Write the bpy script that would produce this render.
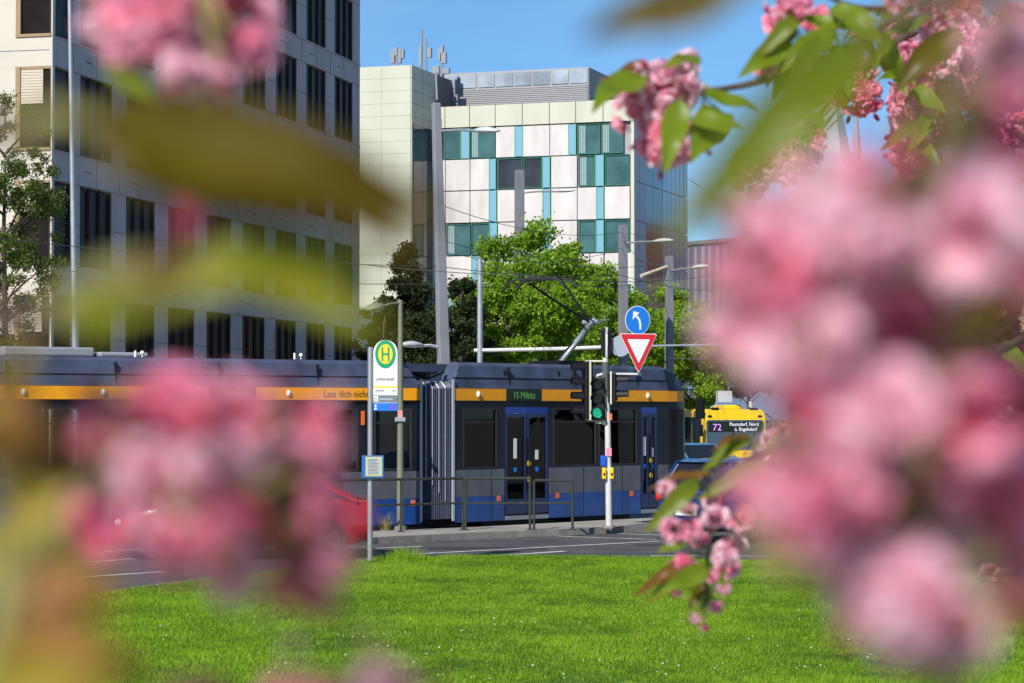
import bpy, bmesh, math, random
import numpy as np
from mathutils import Vector, Matrix, Euler
R = math.radians
rnd = random.Random(7)
for o in list(bpy.data.objects): bpy.data.objects.remove(o)
sc = bpy.context.scene
COL = sc.collection

# ------------------------------------------------------------------ camera
H = 2.4; FPX = 85/36*1024; PITCH = math.atan(70.5/FPX)
cd = bpy.data.cameras.new('camera'); cam = bpy.data.objects.new('camera', cd); COL.objects.link(cam)
cam.location = (0, 0, H); cam.rotation_euler = (math.pi/2+PITCH, 0, 0)
cd.lens = 85; cd.sensor_width = 36; cd.clip_start = 0.05; cd.clip_end = 5000
cd.dof.use_dof = True; cd.dof.focus_distance = 48; cd.dof.aperture_fstop = 12.5; cd.dof.aperture_blades = 0
sc.camera = cam
sc.render.resolution_x = 1024; sc.render.resolution_y = 683
# ------------------------------------------------------------------ light
SUN = Vector((-0.45, -0.89, 0)).normalized(); ELEV = R(38)
w = bpy.data.worlds.new("World"); sc.world = w; w.use_nodes = True
nt = w.node_tree; bg = nt.nodes['Background']
sky = nt.nodes.new('ShaderNodeTexSky'); sky.sky_type = 'NISHITA'; sky.sun_disc = False
sky.sun_elevation = ELEV; sky.sun_rotation = math.atan2(SUN.x, SUN.y); sky.altitude = 0; sky.air_density = 0.75; sky.dust_density = 0.1; sky.ozone_density = 6.0
# thin high cloud, mapped on direction, part of the sky itself
tc = nt.nodes.new('ShaderNodeTexCoord'); mp = nt.nodes.new('ShaderNodeMapping'); mp.inputs['Scale'].default_value = (2.2, 2.2, 9)
nz = nt.nodes.new('ShaderNodeTexNoise'); nz.inputs['Scale'].default_value = 2.2; nz.inputs['Detail'].default_value = 6; nz.inputs['Distortion'].default_value = .6
cr = nt.nodes.new('ShaderNodeValToRGB'); cr.color_ramp.elements[0].position = .42; cr.color_ramp.elements[1].position = .82
cr.color_ramp.elements[1].color = (.22, .22, .22, 1)
mx = nt.nodes.new('ShaderNodeMixRGB'); mx.inputs[2].default_value = (5.5, 6.3, 7.5, 1)
nt.links.new(tc.outputs['Generated'], mp.inputs[0]); nt.links.new(mp.outputs[0], nz.inputs[0]); nt.links.new(nz.outputs[0], cr.inputs[0])
nt.links.new(cr.outputs[0], mx.inputs[0]); nt.links.new(sky.outputs[0], mx.inputs[1]); tn = nt.nodes.new('ShaderNodeMixRGB'); tn.blend_type = 'MULTIPLY'; tn.inputs[0].default_value = 1; tn.inputs[2].default_value = (.76, 1.0, 1.06, 1)
nt.links.new(mx.outputs[0], tn.inputs[1]); nt.links.new(tn.outputs[0], bg.inputs[0])
bg.inputs[1].default_value = 0.10
sl = bpy.data.lights.new('sun', 'SUN'); so = bpy.data.objects.new('sun', sl); COL.objects.link(so)
sl.energy = 4.9; sl.angle = R(.53); sl.color = (1, .95, .87)
sd = Vector((SUN.x*math.cos(ELEV), SUN.y*math.cos(ELEV), math.sin(ELEV)))
so.rotation_euler = sd.to_track_quat('Z', 'Y').to_euler(); so.location = (0, 0, 60)
sc.view_settings.view_transform = 'Standard'; sc.view_settings.look = 'None'
sc.view_settings.exposure = 0.22; sc.view_settings.gamma = 1; sc.view_settings.use_curve_mapping = False
sc.render.engine = 'CYCLES'; sc.cycles.transparent_max_bounces = 16; sc.cycles.max_bounces = 8

# ------------------------------------------------------------------ picture -> place helpers
FW = Vector((0, math.cos(PITCH), math.sin(PITCH))); UP = Vector((0, -math.sin(PITCH), math.cos(PITCH))); CP = Vector((0, 0, H))
def ray(px, py): return FW + Vector((1, 0, 0))*((px-512)/FPX) + UP*((341.5-py)/FPX)
def PT(px, py, y): r = ray(px, py); return CP + r*(y/r.y)
def PG(px, py, z=0): r = ray(px, py); return CP + r*((z-H)/r.z)
def PP(px, py, P, n): r = ray(px, py); return CP + r*((Vector(P)-CP).dot(n)/r.dot(n))

# ------------------------------------------------------------------ materials
MATS = {}
def mat(name, col, rough=.6, metal=0, spec=.5, noise=0, nscale=5, emit=None, estr=1, bump=0, bscale=40, coat=0, alpha=None, transl=0, attr=None, c2=None, coord='Object', stretch=None):
    if name in MATS: return MATS[name]
    m = bpy.data.materials.new(name); m.use_nodes = True; MATS[name] = m
    t = m.node_tree; p = t.nodes['Principled BSDF']; out = t.nodes['Material Output']
    p.inputs['Base Color'].default_value = (*col, 1); p.inputs['Roughness'].default_value = rough
    p.inputs['Metallic'].default_value = metal; p.inputs['Specular IOR Level'].default_value = spec
    p.inputs['Coat Weight'].default_value = coat
    src = None
    if attr:
        a = t.nodes.new('ShaderNodeAttribute'); a.attribute_name = attr; src = a.outputs['Color']
    tcn = t.nodes.new('ShaderNodeTexCoord'); co = tcn.outputs[coord]
    if stretch:
        mpp = t.nodes.new('ShaderNodeMapping'); mpp.inputs['Scale'].default_value = stretch; t.links.new(co, mpp.inputs[0]); co = mpp.outputs[0]
    if noise or c2:
        n = t.nodes.new('ShaderNodeTexNoise'); n.inputs['Scale'].default_value = nscale; n.inputs['Detail'].default_value = 6; t.links.new(co, n.inputs[0])
        rmp = t.nodes.new('ShaderNodeValToRGB'); t.links.new(n.outputs[0], rmp.inputs[0])
        rmp.color_ramp.elements[0].position = .3; rmp.color_ramp.elements[1].position = .7
        if c2: rmp.color_ramp.elements[0].color = (*col, 1); rmp.color_ramp.elements[1].color = (*c2, 1)
        else:
            lo = 1-noise; hi = 1+noise
            rmp.color_ramp.elements[0].color = tuple(c*lo for c in col)+(1,); rmp.color_ramp.elements[1].color = tuple(min(1, c*hi) for c in col)+(1,)
        if src is not None:
            mm = t.nodes.new('ShaderNodeMixRGB'); mm.blend_type = 'MULTIPLY'; mm.inputs[0].default_value = 1
            rmp.color_ramp.elements[0].color = (1-noise,)*3+(1,); rmp.color_ramp.elements[1].color = (1, 1, 1, 1)
            t.links.new(src, mm.inputs[1]); t.links.new(rmp.outputs[0], mm.inputs[2]); src = mm.outputs[0]
        else: src = rmp.outputs[0]
    if src is not None: t.links.new(src, p.inputs['Base Color'])
    if bump:
        n2 = t.nodes.new('ShaderNodeTexNoise'); n2.inputs['Scale'].default_value = bscale; n2.inputs['Detail'].default_value = 5; t.links.new(co, n2.inputs[0])
        b = t.nodes.new('ShaderNodeBump'); b.inputs['Strength'].default_value = bump; b.inputs['Distance'].default_value = .02
        t.links.new(n2.outputs[0], b.inputs['Height']); t.links.new(b.outputs[0], p.inputs['Normal'])
    if emit: p.inputs['Emission Color'].default_value = (*emit, 1); p.inputs['Emission Strength'].default_value = estr
    if transl:
        tr = t.nodes.new('ShaderNodeBsdfTranslucent'); mxs = t.nodes.new('ShaderNodeMixShader'); mxs.inputs[0].default_value = transl
        if src is not None: t.links.new(src, tr.inputs[0])
        else: tr.inputs[0].default_value = (*col, 1)
        t.links.new(p.outputs[0], mxs.inputs[1]); t.links.new(tr.outputs[0], mxs.inputs[2]); t.links.new(mxs.outputs[0], out.inputs[0])
    if alpha is not None:   # tinted pane: clear absorbing + glossy
        tp = t.nodes.new('ShaderNodeBsdfTransparent'); tp.inputs[0].default_value = (*alpha, 1)
        gl = t.nodes.new('ShaderNodeBsdfGlossy'); gl.inputs['Roughness'].default_value = .02
        fr = t.nodes.new('ShaderNodeFresnel'); fr.inputs[0].default_value = 1.45
        mxs = t.nodes.new('ShaderNodeMixShader'); t.links.new(fr.outputs[0], mxs.inputs[0]); t.links.new(tp.outputs[0], mxs.inputs[1]); t.links.new(gl.outputs[0], mxs.inputs[2]); t.links.new(mxs.outputs[0], out.inputs[0])
    return m

M_asphalt = mat('asphalt', (.075, .072, .075), .85, noise=.35, nscale=.9, bump=.4, bscale=60)
M_pave = mat('paving', (.30, .28, .25), .85, noise=.2, nscale=2, bump=.3, bscale=30)
M_kerb = mat('kerb_stone', (.24, .22, .20), .85, noise=.25, nscale=4, bump=.3, bscale=30)
M_white_line = mat('road_paint', (.56, .56, .54), .75, noise=.4, nscale=6)
M_soil = mat('soil_and_turf', (.055, .125, .008), .95, c2=(.115, .22, .016), nscale=1.6, bump=.5, bscale=60)
M_grass = mat('grass_blades', (.1, .25, .02), .55, attr='Col', transl=.35, spec=.25)
M_metal = mat('galvanised_steel', (.42, .43, .45), .45, .6, noise=.12, nscale=3)
M_pole = mat('pale_pole_paint', (.58, .58, .56), .5, noise=.1, nscale=4)
M_polegreen = mat('green_grey_pole_paint', (.17, .18, .13), .55, noise=.15)
M_rail = mat('railing_paint', (.04, .045, .035), .5, .2, noise=.3, nscale=8)
M_dark = mat('black_plastic', (.006, .0065, .008), .5, spec=.3)
M_rubber = mat('rubber', (.02, .02, .022), .8)
M_navy = mat('tram_navy', (.009, .011, .021), .4, spec=.35, coat=.1, noise=.35, nscale=3, stretch=(1, 1, .25))
M_slate = mat('tram_roof_slate', (.060, .074, .125), .5, noise=.35, nscale=2.2)
M_orange = mat('tram_orange', (.93, .37, .008), .4, noise=.05)
M_grey = mat('tram_grey', (.105, .110, .135), .32, .1, coat=.3, noise=.22, nscale=2.5, stretch=(1, 1, .3), bump=.12, bscale=1.5)
M_blue = mat('tram_blue', (.010, .060, .25), .3, coat=.35, noise=.25, nscale=2.5, stretch=(1, 1, .3), bump=.12, bscale=1.5)
M_doorblue = mat('door_blue', (.006, .04, .30), .3, coat=.3)
M_bel = mat('bellows_fabric', (.060, .072, .12), .5, noise=.15)
M_glass = mat('tinted_glass', (.02, .02, .02), alpha=(.62, .62, .62))
M_int = mat('tram_interior', (.22, .20, .19), .7)
M_seat = mat('tram_seat', (.16, .05, .06), .8)
M_white = mat('white_enamel', (.78, .78, .76), .45)
M_red = mat('sign_red', (.62, .02, .03), .45)
M_signblue = mat('sign_blue', (.01, .17, .62), .45)
M_yellow = mat('yellow_paint', (.85, .55, .01), .4, noise=.04)
M_ledglow = mat('led_text', (.1, .3, .05), .5, emit=(.25, .8, .2), estr=.10)
M_leddark = mat('led_panel', (.012, .02, .012), .3)
M_ind = mat('orange_reflector', (.8, .15, .03), .35)
M_chrome = mat('chrome', (.6, .6, .62), .15, 1)

# ------------------------------------------------------------------ object plumbing
ROOT = {}
def thing(name, label, cat, loc=(0, 0, 0), rz=0, group=None):
    o = bpy.data.objects.new(name, None); COL.objects.link(o); o.empty_display_size = .3
    o.location = loc; o.rotation_euler = (0, 0, rz); o['label'] = label; o['category'] = cat
    if group: o['group'] = group
    ROOT[o] = Vector(loc); return o
def tag(o, label=None, cat=None, group=None, kind=None):
    if label: o['label'] = label
    if cat: o['category'] = cat
    if group: o['group'] = group
    if kind: o['kind'] = kind
    return o
def rebase(o, p):
    p = Vector(p); o.data.transform(Matrix.Translation(-p)); o.location = p
class Fr:
    def __init__(s, o, ex=(1, 0, 0), ey=(0, 1, 0), ez=(0, 0, 1)):
        s.o, s.x, s.y, s.z = Vector(o), Vector(ex), Vector(ey), Vector(ez)
    def __call__(s, a, b, c): return s.o+s.x*a+s.y*b+s.z*c
W = Fr((0, 0, 0))
class MB:
    def __init__(s): s.v = []; s.f = []; s.m = []; s.c = []
    def add(s, vs, fs, mi=0):
        n = len(s.v); s.v += [tuple(v) for v in vs]; s.f += [tuple(i+n for i in f) for f in fs]; s.m += [mi]*len(fs); return s
    def box(s, fr, x0, x1, y0, y1, z0, z1, mi=0):
        vs = [fr(x, y, z) for x in (x0, x1) for y in (y0, y1) for z in (z0, z1)]
        return s.add(vs, [(0, 1, 3, 2), (4, 6, 7, 5), (0, 4, 5, 1), (2, 3, 7, 6), (0, 2, 6, 4), (1, 5, 7, 3)], mi)
    def prism(s, pts, d, mi=0):   # planar polygon (Vectors) extruded by d
        n = len(pts); d = Vector(d); vs = [Vector(p) for p in pts]+[Vector(p)+d for p in pts]
        return s.add(vs, [tuple(range(n))[::-1], tuple(range(n, 2*n))]+[(i, (i+1) % n, n+(i+1) % n, n+i) for i in range(n)], mi)
    def tube(s, pts, r, seg=10, mi=0, cap=True, sq=None):
        pts = [Vector(p) for p in pts]; n = len(pts)
        rs = list(r) if hasattr(r, '__len__') else [r]*n
        vs = []; pv = None
        for i, p in enumerate(pts):
            t = (pts[min(i+1, n-1)]-pts[max(i-1, 0)]).normalized()
            if pv is None: a = t.cross(Vector((0, 0, 1))); a = a if a.length > .1 else t.cross(Vector((1, 0, 0)))
            else: a = pv-t*pv.dot(t)
            a.normalize(); pv = a; b = t.cross(a)
            for k in range(seg):
                q = 2*math.pi*(k+.5)/seg; vs.append(p+(a*math.cos(q)+b*math.sin(q))*rs[i])
        fs = [(i*seg+k, i*seg+(k+1) % seg, (i+1)*seg+(k+1) % seg, (i+1)*seg+k) for i in range(n-1) for k in range(seg)]
        if cap: fs += [tuple(range(seg))[::-1], tuple((n-1)*seg+k for k in range(seg))]
        return s.add(vs, fs, mi)
    def ball(s, c, rx, ry=None, rz=None, seg=12, rings=7, mi=0, fr=None):
        ry = ry or rx; rz = rz or rx; c = Vector(c); fr = fr or Fr((0, 0, 0)); vs = []; fs = []
        for i in range(rings+1):
            a = math.pi*i/rings
            for k in range(seg):
                q = 2*math.pi*k/seg; vs.append(c+fr.x*(rx*math.sin(a)*math.cos(q))+fr.y*(ry*math.sin(a)*math.sin(q))+fr.z*(rz*math.cos(a)))
        for i in range(rings):
            for k in range(seg): fs.append((i*seg+k, (i+1)*seg+k, (i+1)*seg+(k+1) % seg, i*seg+(k+1) % seg))
        return s.add(vs, fs, mi)
    def disc(s, fr, cx, cz, rx, rz, y0, y1, seg=28, mi=0):
        pts = [fr(cx+rx*math.cos(2*math.pi*k/seg), y0, cz+rz*math.sin(2*math.pi*k/seg)) for k in range(seg)]
        return s.prism(pts, fr.y*(y1-y0), mi)
    def loft(s, rings, mi=0, cap=True, close=True):
        n = len(rings[0]); vs = [p for r in rings for p in r]; fs = []
        for i in range(len(rings)-1):
            for k in range(n if close else n-1): fs.append((i*n+k, i*n+(k+1) % n, (i+1)*n+(k+1) % n, (i+1)*n+k))
        if cap: fs += [tuple(range(n))[::-1], tuple((len(rings)-1)*n+k for k in range(n))]
        return s.add(vs, fs, mi)
    def build(s, name, mats, parent=None, smooth=False, bevel=0, base=None):
        me = bpy.data.meshes.new(name); off = Vector((0, 0, 0))
        p = parent
        while p is not None and p.parent is not None: p = p.parent
        if p is not None: off = ROOT.get(p, Vector((0, 0, 0)))
        if parent is None and base is not None: off = Vector(base)
        me.from_pydata([(a-off.x, b-off.y, c-off.z) for a, b, c in s.v], [], s.f)
        for m in (mats if isinstance(mats, (list, tuple)) else [mats]): me.materials.append(m)
        me.polygons.foreach_set('material_index', s.m)
        bm = bmesh.new(); bm.from_mesh(me); bmesh.ops.recalc_face_normals(bm, faces=bm.faces); bm.to_mesh(me); bm.free()
        if smooth: me.polygons.foreach_set('use_smooth', [True]*len(me.polygons))
        o = bpy.data.objects.new(name, me); COL.objects.link(o); o.parent = parent
        if parent is None: o.location = off; ROOT[o] = off
        if smooth == 'auto':
            me.set_sharp_from_angle(angle=R(35))
        if bevel:
            b = o.modifiers.new('b', 'BEVEL'); b.width = bevel; b.segments = 2; b.limit_method = 'ANGLE'; b.angle_limit = R(40)
        return o
def struct(name, mb, m, **k): o = mb.build(name, m, **k); o['kind'] = 'structure'; return o
def mesh_np(name, verts, faces_n, loop_idx, m, cols=None, parent=None, smooth=False):
    me = bpy.data.meshes.new(name); nv = len(verts); nf = len(loop_idx)//faces_n
    me.vertices.add(nv); me.vertices.foreach_set('co', np.asarray(verts, np.float32).ravel())
    me.loops.add(len(loop_idx)); me.loops.foreach_set('vertex_index', np.asarray(loop_idx, np.int32))
    me.polygons.add(nf); me.polygons.foreach_set('loop_start', np.arange(nf, dtype=np.int32)*faces_n)
    if smooth: me.polygons.foreach_set('use_smooth', np.ones(nf, bool))
    if cols is not None:
        ca = me.color_attributes.new('Col', 'FLOAT_COLOR', 'POINT')
        ca.data.foreach_set('color', np.concatenate([cols, np.ones((nv, 1))], 1).astype(np.float32).ravel())
    me.materials.append(m); me.update(calc_edges=True); me.validate()
    o = bpy.data.objects.new(name, me); COL.objects.link(o); o.parent = parent; return o
def copy_tree(o, parent=None):
    c = o.copy(); COL.objects.link(c); c.parent = parent
    for ch in [x for x in CH.get(o.name, list(o.children))]: copy_tree(ch, c)
    return c
CH = {}
def text_mesh(name, s, size, fr, m, parent, ext=.002, align='LEFT', sx=1.0):
    cu = bpy.data.curves.new('t', 'FONT'); cu.body = s; cu.size = size; cu.align_x = align; cu.extrude = ext; cu.resolution_u = 2
    to = bpy.data.objects.new('t', cu); COL.objects.link(to)
    dg = bpy.context.evaluated_depsgraph_get(); me = bpy.data.meshes.new_from_object(to.evaluated_get(dg))
    bpy.data.objects.remove(to)
    off = Vector((0, 0, 0)); p = parent
    while p is not None and p.parent is not None: p = p.parent
    if p is not None: off = ROOT.get(p, off)
    for v in me.vertices: v.co = fr(v.co.x*sx, v.co.z, v.co.y)-off
    me.materials.clear(); me.materials.append(m); me.name = name
    o = bpy.data.objects.new(name, me); COL.objects.link(o); o.parent = parent; return o

# ------------------------------------------------------------------ tram geometry lines
A2 = R(48.5); e2 = Vector((math.cos(A2), math.sin(A2), 0)); n2 = Vector((math.sin(A2), -math.cos(A2), 0)); O2 = Vector((-1.17, 48.1, 0))
A1 = R(34); e1 = Vector((math.cos(A1), math.sin(A1), 0)); n1 = Vector((math.sin(A1), -math.cos(A1), 0)); O1 = Vector((-1.80, 47.55, 0))
F2 = Fr(O2, e2, n2); F1 = Fr(O1, e1, n1)
def t2(px): return (PP(px, 430, O2, n2)-O2).dot(e2)
def t1(px): return (PP(px, 430, O1, n1)-O1).dot(e1)

# ================================================================== SETTING
def sheet(name, pts, z, m, thick=None):
    mb = MB(); pts = [Vector((p[0], p[1], z)) for p in pts]
    if thick: mb.prism(pts, (0, 0, -thick))
    else: mb.add(pts, [tuple(range(len(pts)))])
    return struct(name, mb, m)
sheet('ground', [(-900, -200), (900, -200), (900, 2500), (-900, 2500)], 0, M_pave)
sheet('road', [(-90, 8), (90, 8), (90, 46), (30, 52), (60, 100), (30, 160), (6, 160), (3, 60), (-6, 52), (-90, 0.5)][:9]+[(-90, 45)], .004, M_asphalt)
# lawn: far edge traced on the ground
edge = [(-60, 640), (60, 604), (145, 590), (250, 577), (320, 568), (380, 562.5), (480, 558), (600, 558.5), (700, 561.5), (830, 566), (960, 570), (1100, 575)]
E = [PG(*p) for p in edge]
lawnpts = [(-14, 2), (14, 2)]+[(p.x, p.y) for p in reversed(E)]
lawnpts = [(-22, 2), (22, 2), (22, E[-1].y-1.5)]+[(p.x, p.y) for p in reversed(E)]+[(-22, E[0].y-4)]
sheet('lawn', lawnpts, .04, M_soil, thick=.036)
mb = MB()
for i in range(len(E)-1):
    a, b = E[i], E[i+1]; d = (b-a).normalized(); n = Vector((-d.y, d.x, 0)); L = (b-a).length
    k = max(1, round(L/1.0)); f = Fr(a, d, n)
    for j in range(k): mb.box(f, L*j/k+.004, L*(j+1)/k-.004, 0.002, .13, 0.0055, .045)
struct('lawn_kerb', mb, M_kerb)
# island with kerb
kp = [(285, 552), (330, 548), (378, 544.3), (450, 540.5), (519, 537.5), (560, 535.8), (654, 531.5), (780, 529), (900, 528), (1150, 527)]
K = [PG(*p) for p in kp]
far = []
for px in (940, 780, 660, 560, 460): q = F2(min(t2(px), 14), .35, 0); far.append((q.x, q.y))
for px in (400, 330, 285): q = F1(t1(px), .35, 0); far.append((q.x, q.y))
far[-1] = ((K[0].x+far[-1][0])/2, (K[0].y+far[-1][1])/2)
isl = [(p.x, p.y) for p in K]
sheet('traffic_island', [(x, y+.12) for x, y in isl]+[(30, 60)]*0+far, .12, M_pave, thick=.118)
mb = MB()
for i in range(len(K)-1):
    a, b = K[i], K[i+1]; d = (b-a).normalized(); n = Vector((-d.y, d.x, 0)); L = (b-a).length; k = max(1, round(L)); f = Fr(a, d, n)
    for j in range(k): mb.box(f, L*j/k+.004, L*(j+1)/k-.004, 0, .16, 0.0, .128)
struct('island_kerb', mb, M_kerb)
# painted lines
lines = [((377, 548.7), (422, 546.7), .12), ((375, 556.5), (660, 541.5), .12), ((440, 560), (565, 551.5), .16), ((558, 536.5), (656, 540), .10),
         ((600, 533.2), (700, 537), .1), ((40, 580.5), (165, 572), .14), ((53, 556.5), (169, 547), .12), ((53, 565), (157, 557.5), .12), ((650, 556), (850, 557), .12)]
mb = MB()
for (a, b, wd) in lines:
    p, q = PG(*a), PG(*b); d = (q-p).normalized(); n = Vector((-d.y, d.x, 0)); z = Vector((0, 0, .0085))
    mb.add([p-n*wd/2+z, q-n*wd/2+z, q+n*wd/2+z, p+n*wd/2+z], [(0, 1, 2, 3)])
struct('road_markings', mb, M_white_line)
# repaired patches, seams and a drain cover in the road
mb = MB()
for (x0, y0_, x1, y1_) in ((-1.5, 42.0, .6, 43.1), (2.2, 43.4, 5.6, 44.0), (-6.5, 40.5, -4.4, 41.6), (5.5, 41.2, 8.0, 42.4)):
    mb.add([(x0, y0_, .0062), (x1, y0_+.1, .0062), (x1+.05, y1_, .0062), (x0+.03, y1_-.06, .0062)], [(0, 1, 2, 3)])
struct('road_patches', mb, mat('patched_asphalt', (.038, .037, .04), .8, noise=.3, nscale=3, bump=.4, bscale=60))
mb = MB()
for k in range(7):
    x_, y_ = rnd.uniform(-8, 8), rnd.uniform(40.8, 46); p_ = [(x_+i*.35, y_+rnd.uniform(-.06, .06)+i*rnd.uniform(-.03, .03)) for i in range(12)]
    for a_, c_ in zip(p_[:-1], p_[1:]): mb.add([(a_[0], a_[1]-.018, .0068), (c_[0], c_[1]-.018, .0068), (c_[0], c_[1]+.018, .0068), (a_[0], a_[1]+.018, .0068)], [(0, 1, 2, 3)])
struct('road_tar_seams', mb, mat('tar', (.018, .018, .02), .5))
# tram rails
mb = MB()
for fr, x0, x1 in ((F2, 0, 40), (F1, -60, 0)):
    for y in (-.38, -1.82): mb.box(fr, x0, x1, y-.035, y+.035, .004, .014)
struct('tram_rails', mb, M_metal)
# far pavement and kerb behind the tram
mb = MB(); mb.box(W, -80, -4, 62, 75.0, .0, .12); mb.box(W, -4, 4, 70, 125, .0, .12)
struct('far_pavement', mb, M_pave)

# ------------------------------------------------------------------ grass blades (uncountable)
rng = np.random.default_rng(3)
def far_edge_y(x):
    xs = np.array([p.x for p in E]); ys = np.array([p.y for p in E]); return np.interp(x, xs, ys)
N = 820000
y = 19.5+(41-19.5)*rng.random(N)**.85; x = (rng.random(N)-.5)*2*(y*.235+.6)
keep = y < far_edge_y(x)-.02; x, y = x[keep], y[keep]; N = len(x)
def vn(x, y, s, seed):
    r = np.random.default_rng(seed); g = r.random((64, 64)); u = (x/s) % 63; v = (y/s) % 63
    i = u.astype(int); j = v.astype(int); fu = u-i; fv = v-j; fu = fu*fu*(3-2*fu); fv = fv*fv*(3-2*fv)
    return (g[i, j]*(1-fu)+g[i+1, j]*fu)*(1-fv)+(g[i, j+1]*(1-fu)+g[i+1, j+1]*fu)*fv
big = vn(x+50, y, 1.3, 1); mid = vn(x+50, y, .33, 2); fine = vn(x+50, y, .12, 5)
hh = (.018+.022*mid+.012*big)*(.5+.9*rng.random(N))
rag = np.clip(1-(far_edge_y(x)-y)/.5, 0, 1); hh *= 1+rag*.7*vn(x+50, y, .5, 6)
tuft = PG(405, 563.5); dd = np.hypot((x-tuft.x)/.34, (y-tuft.y+.25)/.3); hh *= 1+4.5*np.exp(-dd**2)
wd = .003+.005*rng.random(N); an = rng.random(N)*2*np.pi; ln = hh*(.2+.7*rng.random(N)); la = rng.random(N)*2*np.pi
bx, by = np.cos(an)*wd, np.sin(an)*wd; z0 = np.full(N, .038)
V = np.stack([np.stack([x-bx, y-by, z0], 1), np.stack([x+bx, y+by, z0], 1), np.stack([x+np.cos(la)*ln, y+np.sin(la)*ln, z0+hh], 1)], 1).reshape(-1, 3)
c1 = np.array([.060, .15, .004]); c2 = np.array([.26, .44, .018]); c3 = np.array([.38, .40, .06])
tt = np.clip((.40*big+.35*mid+.25*fine-.5)*1.5+.60+.5*(rng.random(N)-.5), 0, 1)[:, None]; cc = c1*(1-tt)+c2*tt
dry = (rng.random(N) < .05)[:, None]; cc = np.where(dry, c3, cc); cc = np.repeat(cc, 3, 0)
g = mesh_np('grass', V, 3, np.arange(3*N), M_grass, cc); tag(g, kind='stuff')
# daisies / fallen petals
P = MB()
for _ in range(70):
    q = PG(rnd.uniform(100, 1024), 575+rnd.random()**.7*110, .04)
    if rnd.random() < .5: q = Vector((q.x*.4+PG(700, 660).x*.6+rnd.uniform(-2, 2), rnd.uniform(21, 27), .04)); 
    for k in range(rnd.choice((1, 1, 2))):
        c = q+Vector((rnd.uniform(-.08, .08), rnd.uniform(-.08, .08), rnd.uniform(.04, .07))); r = rnd.uniform(.007, .013)
        P.add([c+Vector((r*math.cos(a), r*math.sin(a), r*.5*math.sin(a*2))) for a in [j*math.pi/3 for j in range(6)]], [(0, 1, 2, 3, 4, 5)])
o = P.build('fallen_petals', mat('petal_white', (.75, .68, .70), .7)); tag(o, kind='stuff')

# ================================================================== BUILDINGS
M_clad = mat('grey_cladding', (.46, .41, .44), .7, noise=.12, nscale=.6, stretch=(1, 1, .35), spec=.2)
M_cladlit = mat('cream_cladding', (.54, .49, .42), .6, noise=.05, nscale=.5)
M_joint = mat('cladding_joint', (.10, .10, .12), .8)
M_winbrown = mat('bronze_window_frame', (.060, .042, .036), .7, spec=.1)
M_pane = mat('office_pane', (.016, .012, .012), .35, spec=.08, noise=.5, nscale=.6)
M_tan = mat('tan_reveal', (.30, .21, .10), .6)
M_blind = mat('blind_slats', (.55, .48, .38), .7)

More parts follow.
